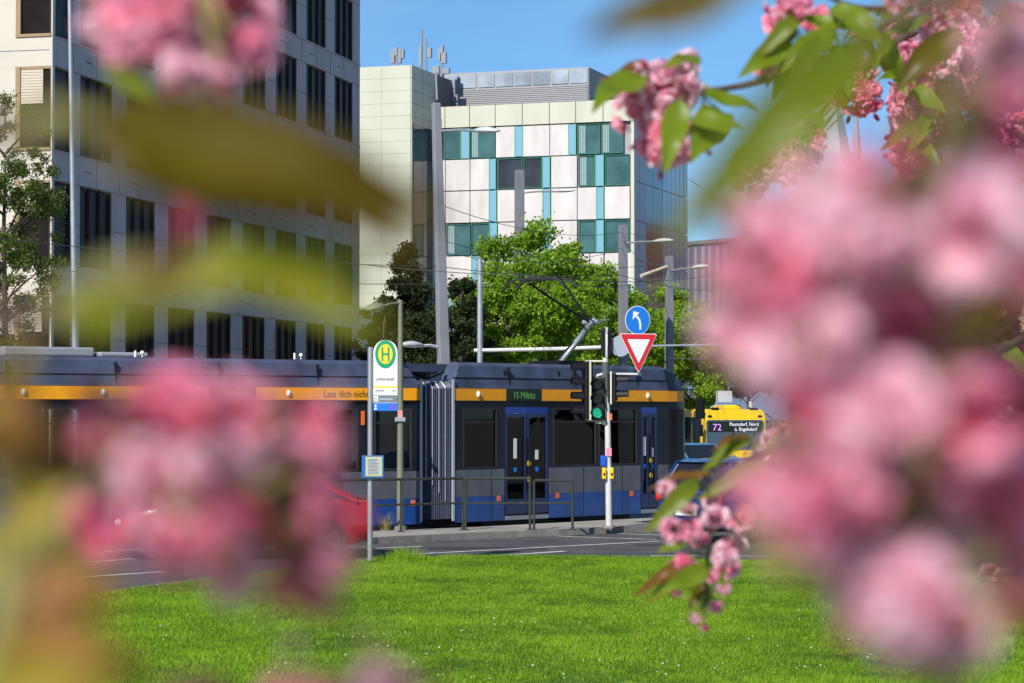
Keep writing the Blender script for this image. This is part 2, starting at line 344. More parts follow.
def office():
    eA = Vector((.236, .972, 0)).normalized(); nA = Vector((eA.y, -eA.x, 0)); C0 = Vector((-14.43, 76, 0))
    root = thing('office_building', 'long grey panelled office block with rows of tall dark windows and a cream sunlit end', 'office building', C0)
    F = Fr(C0, eA, nA)                   # x along facade, y outwards
    L = 32.4; D = 16; top = 24.3
    pit = 3.6; wt0 = 6.1; wh = 2.62
    # facade skin: spandrels and piers 0.35 thick
    wins = [2.0+3.82*i for i in range(8)]; ww = 2.6
    cw = MB()
    cw.box(F, 0, L, -D, -.42, 0, top-.01)                    # core
    rows = [wt0+pit*k for k in range(-1, 5)]
    zprev = 0
    for k, zt in enumerate(rows):
        zb = zt-wh
        cw.box(F, 0, L, -.42, 0, zprev, zb); zprev = zt
    cw.box(F, 0, L, -.42, 0, zprev, top)
    for zt in rows:
        xs = [0.0, .12]; edges = [(.0, .04)]
        e = 1.35
        for wx in wins:
            edges.append((e, wx)); e = wx+ww
        edges.append((e, L))
        for a, b in edges:
            if b-a > .02: cw.box(F, a, b, -.42, -.004, zt-wh, zt)
    # sunlit end
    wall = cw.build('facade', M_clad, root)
    end = MB(); G = Fr(C0, -nA, -eA)      # x to the left along the end, y outwards (towards camera)
    zprev = 0
    for zt in rows:
        zb = zt-wh; end.box(G, .004, D, .004, .16, zprev, zb); zprev = zt
        end.box(G, 1.25, 3.1, .004, .155, zb, zt); end.box(G, 4.3, D, .004, .155, zb, zt)
        end.box(G, .004, .05, .004, .155, zb, zt)
    end.box(G, .004, D, .004, .16, zprev, top)
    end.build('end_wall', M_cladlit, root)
    # joints: thin dark lines on spandrels and piers
    j = MB()
    for zt in rows:
        for x in [wx+d for wx in wins for d in (-.6, 1.3)]: j.box(F, x-.014, x+.014, .001, .006, zt+.02, zt+pit-wh-.02)
        j.box(F, 0, L, .001, .007, zt+.005, zt+.02)
        for wx in wins: j.box(F, wx+.4, wx+.95, .001, .008, zt+.46, zt+.50)
        for wx in wins: j.box(F, wx-1.22+.02, wx-.02, -.003, .003, zt-1.3, zt-1.28)
        for x in (2.2, 6, 9): j.box(G, x, x+.025, .157, .164, zt, zt+pit-wh)
        j.box(G, 0.1, D, .157, .165, zt+.5, zt+.52)
    j.build('panel_joint', M_joint, root)
    sill = MB()
    for zt in rows: sill.box(F, .12, L-.05, .008, .05, zt-wh-.05, zt-wh-.01)
    sill.build('sill_ledge', M_clad, root)
    for zt in rows:
        for wx in wins+[-1]:
            x0, x1 = (wx, wx+ww) if wx > 0 else (.05, 1.35)
            if zt > 24: pass
            m = MB(); fy0, fy1 = -.17, -.09
            m.box(F, x0, x1, fy0, fy1, zt-wh, zt-wh+.09); m.box(F, x0, x1, fy0, fy1, zt-.09, zt)
            nb = 3 if wx > 0 else 1
            for q in range(nb+1):
                xx = x0+(x1-x0)*q/nb; m.box(F, max(x0, xx-.035), min(x1, xx+.035), fy0, fy1+.05, zt-wh+.002, zt-.002)
            wf = m.build('window', M_winbrown, root)
            m = MB(); m.box(F, x0+.04, x1-.04, -.15, -.12, zt-wh+.05, zt-.05); m.build('pane', M_pane, wf)
        for x0, x1 in ((.05, 1.25), (3.1, 4.3)):
            m = MB(); m.box(G, x0, x0+.05, .01, .15, zt-wh, zt, 1); m.box(G, x1-.16, x1, .01, .19, zt-wh, zt, 0); m.box(G, x0, x1, .01, .15, zt-.08, zt, 0); m.box(G, x0, x1,   .01, .21, zt-wh-.04, zt-wh+.05, 0)
            wf = m.build('window', [M_tan, M_winbrown], root)
            m = MB(); m.box(G, x0+.05, x1-.1, .06, .09, zt-wh+.04, zt-.05); m.build('pane', M_pane, wf)
            m = MB(); hb = 1.25 if (zt < 14) else 1.5
            k = int(hb/.09)
            for q in range(k): m.box(G, x0+.28, x1-.16, .10, .14, zt-.09*(q+1), zt-.09*q-.012)
            m.build('roller_blind', M_blind, wf)
    r = MB(); r.box(F, -.1, L+.1, -D-.1, .12, top, top+.25); r.build('roof', M_joint, root)
office()

# ------------------------------------------------------------------ central panel building
M_cream = mat('pale_green_cladding', (.52, .53, .43), .55, noise=.06, nscale=.6, stretch=(1, 1, .4))
M_panelw = mat('white_facade_panel', (.60, .565, .55), .5, noise=.12, nscale=1.6, stretch=(1, 1, .3))
M_teal = mat('blue_strip_panel', (.19, .38, .54), .35)
M_green = mat('green_window_frame', (.05, .42, .16), .5)
M_tglass = mat('teal_glass', (.035, .095, .105), .1, c2=(.08, .18, .19), nscale=.8, spec=.6)
M_dglass = mat('dark_glass', (.045, .055, .07), .12, noise=.3, nscale=.8, spec=.6)
M_gap = mat('facade_gap', (.13, .13, .14), .7)
M_louvre = mat('grey_louvre', (.33, .33, .345), .5, .2)
M_bluglass = mat('blue_curtain_glass', (.16, .32, .52), .12, spec=.8, noise=.25, nscale=.35)
TH = R(18.5); eB = Vector((math.cos(TH), -math.sin(TH), 0)); nB = Vector((-math.sin(TH), -math.cos(TH), 0)); CB = Vector(((632-512)/FPX*128, 128, 0))
def central():
    root = thing('panel_building', 'white and teal panelled office building with pale green stair tower and roof antennas', 'office building', CB)
    F = Fr(CB, eB, nB)      # x to right (neg = left), y outwards
    def X(zx): return (PP(340+zx/2.844, 200, CB, nB)-CB).dot(eB)
    def Z(zx, zy): return PP(340+zx/2.844, zy/2.844, CB, nB).z
    ztop = Z(500, 296); Lw = X(225)-1.0
    b = MB(); b.box(F, Lw, -.42, -11.4, -.12, 0, ztop); b.build('wall', M_gap, root)
    # rows z
    zr = [Z(600, q) for q in (354, 444, 535, 628, 722, 814, 908, 1000, 1090)]
    # parapet
    p = MB(); xs = [X(q) for q in (228, 300, 370, 443, 520, 597, 672, 750, 838)]
    for a, c in zip(xs[:-1], xs[1:]): p.box(F, a+.02, c-.02, -.1, .1, zr[0]+.03, ztop)
    p.box(F, Lw, xs[0]-.02, -.1, .1, zr[0]+.03, ztop)
    p.box(F, X(829), X(838), -.1, .1, 0, zr[0])
    p.build('parapet', M_cream, root)
    cols = [(230, 293), (300, 370), (370, 443), (447, 520), (520, 597), (600, 675), (675, 750), (752, 825)]
    def strip(a, b_, k): 
        m = MB(); m.box(F, X(a)+.02, X(b_)-.02, -.1, .03, zr[k+1]+.04, zr[k]-.04); m.build('blue_strip', M_teal, root)
        m = MB()
        for q in (a, b_): m.box(F, X(q)-.025, X(q)+.015, -.1, .05, zr[k+1], zr[k])
        m.build('green_mullion', M_green, root)
    def panel(a, b_, k):
        m = MB(); m.box(F, X(a)+.022, X(b_)-.022, -.1, .02, zr[k+1]+.03, zr[k]-.03); m.build('facade_panel', M_panelw, root)
    def window(a, b_, k, g=M_tglass):
        x0, x1, z0, z1 = X(a)+.03, X(b_)-.03, zr[k+1]+.04, zr[k]-.04
        m = MB(); t = .045
        m.box(F, x0, x1, -.1, .0, z0, z0+t); m.box(F, x0, x1, -.1, .0, z1-t, z1); m.box(F, x0, x0+t, -.1, .0, z0+t, z1-t); m.box(F, x1-t, x1, -.1, .0, z0+t, z1-t)
        wf = m.build('window', mat('dark_teal_frame', (.015, .13, .09), .5), root)
        m = MB(); m.box(F, x0+t, x1-t, -.09, -.06, z0+t, z1-t); m.build('pane', g, wf)
        if g is M_tglass and rnd.random() < .5:
            m = MB()
            s = x0+t+.02
            for q in range(4): m.box(F, s+.09*q, s+.09*q+.06, -.058, -.045, z0+t+.02, z1-t-.02)
            m.build('curtain', mat('curtain', (.30, .42, .42), .8), wf)
    rowsd = [
        'w230-293 w295-345 s345-368 w370-443 p443-498 s498-520 p520-597 p597-651 s651-671 w675-742 w742-808',
        'p230-300 p300-370 p370-425 s425-443 d447-520 d520-575 s577-597 p600-675 w678-728 s728-750 w752-825',
        'p230-300 p300-370 p370-425 s425-445 p447-520 p520-577 s578-598 p600-675 p675-730 s730-750 p752-825',
        'p230-300 w303-372 w372-427 s427-447 p449-520 p520-580 s580-600 p600-675 w678-730 s730-750 w752-825',
        'p230-300 p300-375 s375-395 p395-450 p450-520 d520-600 d600-675 p678-710 p710-750 p752-830',
        'w230-300 w300-375 s375-395 w395-450 p450-520 p520-600 w600-675 p678-750 w752-830',
        'p230-300 p300-375 s375-395 p395-450 p450-520 p520-600 p600-675 p678-750 p752-830',
        'w230-300 w300-375 s375-395 w395-450 p450-520 w520-600 w600-675 p678-750 w752-830']
    for k, row in enumerate(rowsd):
        for it in row.split():
            a, c = map(float, it[1:].split('-'))
            {'p': panel, 's': strip, 'w': window, 'd': lambda a, c, k: window(a, c, k, M_dglass)}[it[0]](a, c, k)
    # stair tower
    G = Fr(F(X(265), 0, 0), eB, nB)
    tw = MB(); xr = 0; xl = -3.25
    k0 = PP(411, 65, F(0, 3.4, 0), nB); xr = (k0-CB).dot(eB); xl = (PP(357.5, 65, F(0, 3.4, 0), nB)-CB).dot(eB)
    zt = k0.z
    tw.box(F, xl-1.5, xr, -9, 3.39, 0, zt); tw.build('stair_tower', M_gap, root)
    tp = MB(); nz_ = 31; hz = zt/nz_
    cols3 = [xl-1.5, xl+ (xr-xl)*0, xl+(xr-xl)*.46, xr]
    for i in range(nz_):
        for a, c in zip(cols3[:-1], cols3[1:]): tp.box(F, a+.005, c-.005, 3.39, 3.45, hz*i+.005, hz*(i+1)-.005)
        for a, c in ((-.1, 1.6), (1.64, 3.39)): tp.box(F, xr, xr+.05, a, c, hz*i+.01, hz*(i+1)-.008)
    tp.build('tower_cladding', M_cream, root)
    sw = MB(); sw.box(F, xr+.051, xr+.09, .3, 3.2, 1, zr[0]-.1); sw.build('tower_glazing', M_dglass, root)
    # penthouse
    xa, xb = X(258)+1, 0; q0 = PP(441, 70, F(0, -3, 0), nB); q1 = PP(588, 67, F(0, -3, 0), nB); xa = (q0-CB).dot(eB); xb = (q1-CB).dot(eB); zp = q1.z
    ph = MB(); ph.box(F, xa-2, xb, -12, -3, ztop-.2, zp); ph.build('penthouse', M_louvre, root)
    lv = MB(); k = 22
    for i in range(k):
        z = ztop+(zp-ztop)*i/k
        if i < 13: lv.box(F, xa-1.9, xb, -2.99, -2.93, z+.02, z+.09)
        lv.box(F, xb+.01, xb+.06, -12, -3, z+.02, z+.09)
    lv.build('louvre', M_louvre, root)
    for i in range(8):
        xx = xa+(xb-xa)*i/8; m = MB(); zz = ztop+(zp-ztop)*.62; m.box(F, xx+.05, xx+(xb-xa)/8-.05, -2.99, -2.95, zz, zp-.12); m.build('rooftop_pane', mat('rooftop_glass', (.33, .38, .44), .25, noise=.35, nscale=.7), root)
    # right side: light strip, dark and blue curtain glass
    S = Fr(CB, -nB, eB)     # x going back, y outwards (to the right)
    cg = MB(); cg.box(S, .121, 11.5, -.4, -.02, 0, ztop+.05); cg.build('side_wall', M_louvre, root)
    for i in range(9):
        for a, b_, mt in ((.1, 1.35, mat('side_panel_grey', (.34, .37, .42), .4, noise=.06)), (1.4, 2.75, mat('side_panel_grey', (.3, .3, .3)))):
            m = MB(); m.box(S, a, b_, -.02, .03, i*2.1+.03, i*2.1+2.06); m.build('side_panel', mt, root)
        for a, b_ in ((2.8, 4.2), (4.25, 6.2)): m = MB(); m.box(S, a, b_, -.02, .02, i*2.1+.04, i*2.1+2.06); m.build('side_pane', M_dglass, root)
        for q in range(6):
            a = 6.25+q*.94; m = MB(); m.box(S, a+.04, a+.90, -.02, .02, i*2.1+.04, i*2.1+2.06); m.build('side_pane', M_bluglass, root)
    # antennas
    def ant(px, py0, py1, items, dep=-1):
        P0 = PP(px, py1, F(0, dep, 0), nB); P1 = PP(px, py0, F(0, dep, 0), nB)
        P0 = Vector((P0.x, P0.y, min(P0.z, zt))); a = MB(); a.tube([P0, (P0.x, P0.y, P1.z)], .07, 8)
        for (dx, pyc, hw, hh) in items:
            q = PP(px+dx, pyc, F(0, dep, 0), nB); a.box(Fr(q, eB, nB), -hw*.7, hw*.7, -.1, .1, -hh, hh); a.tube([q, (P0.x, P0.y, q.z)], .035, 6)
        a.build('roof_antenna', mat('antenna_grey', (.25, .27, .3), .5, .2), root)
    ant(397, 47, 66, [(-4, 57, .16, .35), (3, 56, .12, .4), (6, 54, .10, .25), (-1, 52, .14, .2)])
    ant(421.5, 29, 70, [(-1, 56, .12, .55)])
    ant(426, 38, 70, [(3.5, 53, .17, .26)])
    ant(442, 46, 73, [(-2.5, 55, .1, .35), (2, 58, .2, .3), (0, 50, .13, .22), (-6, 70, .3, .2), (4, 71, .3, .15)])
central()

# distant building, spire, further block
def distant():
    P0 = PT(690, 245, 210); P1 = PT(790, 240, 200)
    e = (P1-P0); e.z = 0; L = e.length; e.normalize(); n = Vector((e.y, -e.x, 0))
    root = thing('striped_building', 'distant flat-roofed building with narrow purple-grey vertical stripes beside the blossoms', 'building', (P0.x, P0.y, 0))
    F = Fr((P0.x, P0.y, 0), e, n); z = P0.z
    m = MB(); m.box(F, -6, L, -12, 0, 0, z); m.build('wall', mat('violet_wall', (.09, .08, .115), .6), root)
    m = MB(); i = 0; x = -6
    while x < L:
        wd = .28+.25*((i*7) % 3)/3
        m.box(F, x, x+wd, 0.002, .12, .3, z-.25); x += .95; i += 1
    m.build('stripe', mat('pale_stripe', (.20, .185, .235), .5), root)
    for (z0, z1) in ((z*.42, z*.62), (z*.1, z*.3)):
        m = MB(); m.box(F, -6, L, .125, .16, z0, z1); m.build('window_band', mat('blue_band', (.12, .19, .28), .2), root)
    m = MB(); m.box(F, -6.1, L+.1, -12, .2, z, z+.3); m.build('roof', M_gap, root)
distant()
def spire():
    b = PT(830, 260, 330); tpt = PT(827, 60, 330); root = thing('church_spire', 'slender pale grey church spire rising beyond the blossoms', 'church spire', (b.x, b.y, 0))
    c = Vector((b.x, b.y, 0)); zt = tpt.z; mm = mat('spire_stone', (.26, .27, .30), .7, noise=.1, nscale=.4)
    m = MB(); zb = PT(830, 205, 330).z; m.box(Fr(c), -3.6, 3.6, -3.6, 3.6, 0, zb); m.build('tower', mm, root)
    m = MB(); m.tube([c+Vector((0, 0, zb)), c+Vector((0, 0, zt))], [4.4, .3], 8); m.build('roof', mm, root)
    for sx in (-3.2, 3.2):
        m = MB(); m.tube([c+Vector((sx, -3.2, zb)), c+Vector((sx, -3.2, zb+6)), c+Vector((sx, -3.2, zb+14))], [.8, .7, .06], 8); m.build('pinnacle', mm, root)
    m = MB(); m.tube([c+Vector((0, 0, zt)), c+Vector((0, 0, zt+4))], .12, 6); m.build('finial', M_metal, root)
spire()

# low distant houses and a line of far trees closing the square on the right
def house(px0, px1, pyt, Y, wall, label, rows, cols, roofc):
    a = PT(px0, 400, Y); b_ = PT(px1, 400, Y); zt = PT(px0, pyt, Y).z; root = thing('town_house', label, 'building', (a.x, Y, 0), group='houses across the far side of the square')
    F = Fr((a.x, Y, 0), (1, 0, 0), (0, -1, 0)); L = b_.x-a.x
    m = MB(); m.box(F, 0, L, -12, 0, 0, zt); m.build('wall', wall, root)
    m = MB(); m.prism([F(-.3, .4, zt), F(-.3, -12.4, zt), F(-.3, -6, zt+4.2)], (L+.6, 0, 0)); rf = m.build('roof', roofc, root)
    m = MB(); m.box(F, L*.3, L*.3+1, -5, -4, zt+2, zt+5.2); m.build('chimney', M_kerb, rf)
    for i in range(rows):
        for j in range(cols):
            x = L*(j+.5)/cols; z = 1.2+(zt-1)/rows*i
            m = MB(); m.box(F, x-.62, x+.62, .003, .07, z, z+1.7); wf = m.build('window', M_white, root)
            m = MB(); m.box(F, x-.52, x+.52, .072, .09, z+.1, z+1.6); m.build('pane', M_pane, wf)
M_ochre = mat('ochre_render', (.42, .33, .19), .8, noise=.08, nscale=.5); M_rose = mat('rose_render', (.42, .28, .24), .8, noise=.08, nscale=.5); M_tile = mat('red_brown_tiles', (.20, .07, .045), .8, noise=.2, nscale=3)
house(935, 1045, 268, 170, M_ochre, 'ochre house behind the blossoms near the right edge', 4, 5, M_tile)
house(1052, 1190, 255, 165, M_rose, 'rose house beyond the right edge of the square', 4, 6, M_tile)
house(1196, 1330, 285, 160, M_ochre, 'ochre house at the far right of the square', 4, 6, M_tile)
house(-420, -210, 200, 150, M_rose, 'rose house beyond the left end of the tram', 4, 6, M_tile)
# ================================================================== TREES
M_leafg = mat('spring_leaf', (.1, .2, .02), .55, attr='Col', transl=.45, spec=.3)
M_bark = mat('bark', (.07, .055, .04), .9, noise=.3, nscale=6, bump=.5, bscale=20)
def tree(base, height, rad, crown_z0, nleaf, leaf, c1, c2, label, cat='tree', group=None, seed=0, fluffy=.8, cone=0, clump=None, name='deciduous_tree', trunk_r=.14):
    r = np.random.default_rng(seed); base = Vector(base); root = thing(name, label, cat, base, group=group)
    # clumps in an ellipsoid crown
    nc = clump or 46; cz = (crown_z0+height)/2; hz = (height-crown_z0)/2
    cs = []
    while len(cs) < nc:
        p = r.uniform(-1, 1, 3)
        if np.linalg.norm(p) > 1 or np.linalg.norm(p) < .25: continue
        sc_ = 1-cone*(p[2]*.5+.5)
        cs.append((p[0]*rad*sc_, p[1]*rad*sc_, cz+p[2]*hz*.93))
    cs.append((0, 0, height-.35)); cs = np.array(cs); nc = len(cs)
    tone = np.clip(.25+.75*r.random(nc), 0, 1); size = (.12+.20*r.random(nc))*rad*1.15*fluffy*(46/nc)**.15
    size[-1] = .16*rad
    per = r.choice(nc, nleaf, p=size**2/np.sum(size**2))
    d = r.normal(size=(nleaf, 3)); d /= np.linalg.norm(d, axis=1)[:, None]; rr = r.random(nleaf)**.55*(1+.35*r.normal(size=nleaf)**2*.4)
    pos = cs[per]+d*(rr*size[per])[:, None]*np.array([1, 1, .72])+r.normal(size=(nleaf, 3))*.06
    a = r.normal(size=(nleaf, 3)); a /= np.linalg.norm(a, axis=1)[:, None]; b = np.cross(a, r.normal(size=(nleaf, 3))); b /= np.linalg.norm(b, axis=1)[:, None]
    s = leaf*(.6+.8*r.random(nleaf))[:, None]
    V = np.stack([pos-a*s, pos+b*s*.5, pos+a*s, pos-b*s*.5], 1).reshape(-1, 3)
    t = np.clip(tone[per]*.6+.4*r.random(nleaf), 0, 1)[:, None]; c = np.array(c1)*(1-t)+np.array(c2)*t
    mesh_np('crown', V, 4, np.arange(4*nleaf), M_leafg, np.repeat(c, 4, 0), parent=root)
    m = MB(); top = Vector((0, 0, height*.82)); pts = [Vector((0, 0, 0)), Vector((.04, 0, crown_z0)), Vector((-.05, .05, cz)), top]
    m.tube(pts, [trunk_r, trunk_r*.8, trunk_r*.5, trunk_r*.15], 8)
    for i in r.choice(nc, min(nc, 26), replace=False):
        q = Vector(cs[i]); zs = max(crown_z0*.85, q.z-.45*math.hypot(q.x, q.y)-.4); m.tube([Vector((0, 0, zs)), Vector((q.x*.5, q.y*.5, (zs+q.z)/2+.05)), q], [trunk_r*.35, trunk_r*.22, trunk_r*.08], 5)
    bm = m; me = bm; o = None
    m.v = [(a_+base.x, b_+base.y, c_+base.z) for a_, b_, c_ in m.v]; m.build('trunk', M_bark, root, smooth=True)
    return root
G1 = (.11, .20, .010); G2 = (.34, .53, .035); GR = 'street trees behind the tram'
def tr(px, pytop, Y, rpx, pybot, n, label, seed, c1=G1, c2=G2, leaf=.078, **k):
    t = PT(px, pytop, Y); b = PT(px, pybot, Y); return tree((t.x, Y, 0), t.z, rpx*Y/FPX, max(.8, b.z), n, leaf, c1, c2, label, seed=seed, **k)
tr(532, 222, 84, 70, 400, 42000, 'tallest bright green tree, its top right of the slim grey mast', 11, group=GR, clump=120)
tr(508, 268, 80, 34, 400, 16000, 'bright green tree just right of the light grey gantry post', 12, group=GR, clump=60)
tr(596, 262, 92, 54, 400, 26000, 'bright green tree behind the raised pantograph', 13, group=GR, clump=90)
tr(640, 290, 104, 46, 405, 20000, 'bright green tree behind the round blue arrow sign', 14, group=GR, clump=80)
tr(668, 284, 110, 46, 400, 20000, 'bright green tree behind the grey mast right of the signs', 15, group=GR, clump=80)
tr(698, 306, 106, 36, 415, 14000, 'small bright green tree at the tram front, beside the yellow bus', 16, group=GR, clump=60)
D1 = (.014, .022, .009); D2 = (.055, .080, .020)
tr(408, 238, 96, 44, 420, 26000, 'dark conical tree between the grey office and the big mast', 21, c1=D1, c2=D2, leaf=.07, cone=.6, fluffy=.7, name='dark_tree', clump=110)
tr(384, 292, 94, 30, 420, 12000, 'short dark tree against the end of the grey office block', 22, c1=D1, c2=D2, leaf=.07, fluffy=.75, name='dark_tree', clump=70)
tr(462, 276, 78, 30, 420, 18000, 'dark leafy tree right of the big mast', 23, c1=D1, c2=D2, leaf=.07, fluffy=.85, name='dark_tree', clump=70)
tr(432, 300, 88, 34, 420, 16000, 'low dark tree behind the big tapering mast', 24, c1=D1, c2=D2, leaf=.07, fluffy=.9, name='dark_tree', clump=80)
tr(6, 88, 66, 62, 372, 34000, 'sparse fine-leaved tree in front of the cream office end', 31, c1=(.035, .06, .01), c2=(.14, .20, .03), leaf=.045, fluffy=.55, clump=180, name='young_tree', trunk_r=.12)
for i, (px, t_, Y, rp) in enumerate(((748, 330, 150, 30), (800, 320, 140, 34), (858, 335, 130, 40), (922, 325, 138, 40), (985, 318, 132, 44), (1060, 322, 135, 44), (1140, 310, 130, 50))):
    tr(px, t_, Y, rp, 405, 7000, ['first', 'second', 'third', 'fourth', 'fifth', 'sixth', 'seventh'][i]+' green tree from the left in the far row behind the right blossoms', 70+i, leaf=.14, clump=60, group='far row of trees across the square', name='roadside_tree')
# trees off to the right, seen reflected in the tram windows
for i, (x, y, h) in enumerate(((24, 44, 12), (27, 56, 13), (31, 70, 12), (30, 34, 13), (38, 24, 12), (46, 12, 13), (27, 86, 12))):
    tree((x, y, 0), h, 4.6, 1.5, 9000, .24, (.03, .05, .012), (.10, .15, .03), 'leafy park tree standing right of the road beyond the lawn', seed=50+i, group='park trees to the right of the road', name='park_tree', trunk_r=.25)

# ================================================================== TRAM
ZR = dict(bot=.21, blue=.707, win0=1.265, win1=2.48, o0=2.63, o1=2.88, j=3.09, top=3.40)
Wd = 2.2
def tram():
    root = thing('tram', 'articulated navy and blue city tram with orange stripe and raised pantograph', 'tram', (O2.x, O2.y, 0))
    z = ZR
    def section(F, x0, x1, opens, doors, nose=0):
        # openings: list of (a,b) windows ; doors (a,b)
        both = sorted([(a, b, 'w') for a, b in opens]+[(a, b, 'd') for a, b in doors])
        m = MB(); T = .06
        def wall(ya, yb):
            e = x0
            for a, b, k in both:
                m.box(F, e, a, ya, yb, z['bot'], z['o1']+.0)
                zb = z['win0'] if k == 'w' else .3
                zt = z['win1'] if k == 'w' else 2.5
                m.box(F, a, b, ya, yb, z['bot'], zb); m.box(F, a, b, ya, yb, zt, z['o1'])
                e = b
            m.box(F, e, x1, ya, yb, z['bot'], z['o1'])
        wall(-T, 0); wall(-Wd, -Wd+T)
        m.box(F, x0, x1, -Wd+T, -T, z['bot']+.02, z['bot']+.12)   # floor
        m.box(F, x0, x0+.05, -Wd+T, -T, z['bot']+.12, z['o1'])
        m.build('body', M_navy, root)
        m = MB(); m.box(F, x0+.06, x1-.02, -Wd+T+.01, -T-.01, z['o1']-.08, z['o1']-.02); m.box(F, x0+.06, x1, -Wd+T+.01, -Wd+T+.05, z['bot']+.2, z['win0']); m.build('interior_lining', M_int, root)
        # roof cover lofted
        prof = [(0.0, z['o1']), (-.01, z['o1']+.02), (-.03, z['j']-.02), (-.06, z['j']), (-.11, z['top']-.07), (-.20, z['top'])]
        dk = z['o1']+.06
        inn = [(-.42, z['top']), (-.46, dk)]
        for sg_ in (0, 1):
            pf = prof+inn
            if sg_: pf = [(-Wd-y_, zz) for y_, zz in pf]
            m = MB(); tp = lambda zz, x: zz
            def rg(x, q): return [F(x+(.30*(zz-z['o1'])/(z['top']-z['o1'])*q), y_, zz) for y_, zz in pf]
            m.loft([rg(x0+.02, 1), rg(x1-.0, -1 if x1 == 0 else 0)]); m.build('roof_fairing', M_slate, root)
        m = MB(); m.box(F, x0+.02, x1, -Wd+.44, -.44, z['o1']-.0, dk); m.box(F, x0+2.6, x1-.3, -Wd+.6, -.62, dk+.002, z['top']-.08); m.build('roof_deck', mat('roof_deck_dark', (.03, .032, .04), .8), root)
        m = MB(); m.box(F, x0+.03, x1-.02, -.052, -.022, z['j']-.018, z['j']+.004)
        k = 0; xx = x0+1.7
        while xx < x1-.5:
            m.box(F, xx, xx+.02, -.09, -.012, z['o1']+.03, z['top']-.09); xx += 2.1
        m.build('roof_joint', M_dark, root)
        # colour panels, proud of the body
        e = x0+.02
        segs = []
        for a, b in doors: segs.append((e, a-.03)); e = b+.03
        segs.append((e, x1-.0))
        for a, b in segs:
            mg = MB(); mbx = MB(); mg.box(F, a, b, .0, .010, z['blue'], z['win0']-.02); mbx.box(F, a, b, .0, .012, z['bot']-.01, z['blue']-.004)
            mg.build('grey_side_panel', M_grey, root); mbx.build('blue_skirt', M_blue, root)
        for a, b in segs:
            xx = a+1.1
            while xx < b-.4: pj = MB(); pj.box(F, xx, xx+.012, .0105, .014, z['bot']+.02, z['win0']-.04); pj.build('panel_gap', M_dark, root); xx += 1.3
        # drip rail under the stripe
        m = MB(); m.box(F, x0, x1, .0, .03, z['o0']-.035, z['o0']-.012); m.build('drip_rail', M_dark, root)
        for a, b in opens:
            m = MB(); t = .035
            m.box(F, a, b, -.01, .012, z['win0'], z['win0']+t); m.box(F, a, b, -.01, .012, z['win1']-t, z['win1']); m.box(F, a, a+t, -.01, .012, z['win0']+t, z['win1']-t); m.box(F, b-t, b, -.01, .012, z['win0']+t, z['win1']-t)
            m.box(F, a+t, b-t, -.02, .004, z['win1']-.30, z['win1']-.27)
            wf = m.build('window', M_rubber, root)
            m = MB(); m.box(F, a+t, b-t, -.035, -.028, z['win0']+t, z['win1']-t); m.build('pane', M_glass, wf)
        for a, b in doors:
            mid = (a+b)/2
            m = MB(); m.box(F, a+.01, b-.01, -.05, .004, 2.37, 2.5); m.build('door_header', M_doorblue, root)
            for (p, q) in ((a+.01, mid-.012), (mid+.012, b-.01)):
                m = MB(); t = .055
                m.box(F, p, p+t, -.05, .006, .32, 2.365); m.box(F, q-t, q, -.05, .006, .32, 2.365); m.box(F, p+t, q-t, -.05, .006, .32, .62); m.box(F, p+t, q-t, -.05, .006, 2.29, 2.365)
                d = m.build('door', mat('door_navy', (.012, .022, .085), .35, coat=.3), root)
                m = MB(); m.box(F, p+t, q-t, -.03, -.022, .62, 2.29); m.build('pane', M_glass, d)
                m = MB(); cx = q-.13 if p < mid-.1 else p+.16
                c = (p+q)/2
                m.box(F, c-.05, c+.05, -.021, -.017, 1.42 if p > mid-.05 else 1.45, 1.62 if p > mid-.05 else 1.86); m.build('white_notice', M_white, d)
                m = MB(); m.disc(F, c, 1.22, .055, .055, -.021, -.016, 14); m.build('blue_notice', M_signblue, d)
                m = MB(); m.tube([F(q-.04 if p < mid-.1 else p+.04, .02, .8), F(q-.04 if p < mid-.1 else p+.04, .02, 1.9)], .010, 6); m.build('handle', M_dark, d)
            for zz in (1.02, 1.34):
                m = MB(); m.disc(F, mid+.05, zz, .055, .055, .007, .02, 14); m.build('door_button', M_yellow, root)
            m = MB(); m.box(F, a, b, -.05, .02, .2, .28); m.build('door_step', M_metal, root)
        # seats and grab poles
        m = MB(); xx = x0+.6
        while xx < x1-.8:
            if not any(a-.3 < xx < b+.1 for a, b in doors):
                for yy in (-.25, -.75, -1.5, -1.98):
                    m.box(F, xx, xx+.42, yy-.2, yy+.2, .72, .78); m.box(F, xx+.36, xx+.43, yy-.2, yy+.2, .78, 1.42)
            xx += .95
        if m.v: m.build('seats', M_seat, root)
        m = MB(); xx = x0+.5
        while xx < x1-.5: m.tube([F(xx, -.8, .35), F(xx, -.8, 2.78)], .02, 6); xx += 1.2
        m.build('grab_poles', M_yellow, root)
        # bogies
        for bx_ in ((x0+2.0), (x1-2.2)):
            m = MB(); m.box(F, bx_-1.0, bx_+1.0, -Wd+.1, -.12, .10, .22); m.box(F, bx_-.8, bx_+.8, -.3, -.16, .12, .20)
            for dx in (-.65, .65):
                for yy in (-.38, -1.82): m.disc(F, bx_+dx, .245, .24, .24, yy-.05, yy+.05, 20)
            m.build('bogie', M_dark, root)
    def stripe(F, a, b): m = MB(); m.box(F, a, b, .0, .014, ZR['o0'], ZR['o1']-.012); return m.build('orange_stripe', M_orange, root)
    def spot(F, x): m = MB(); m.ball(F(x, .02, 2.755), .045, .045, .065, 12, 8, fr=F); m.build('marker_lamp', M_white, root)
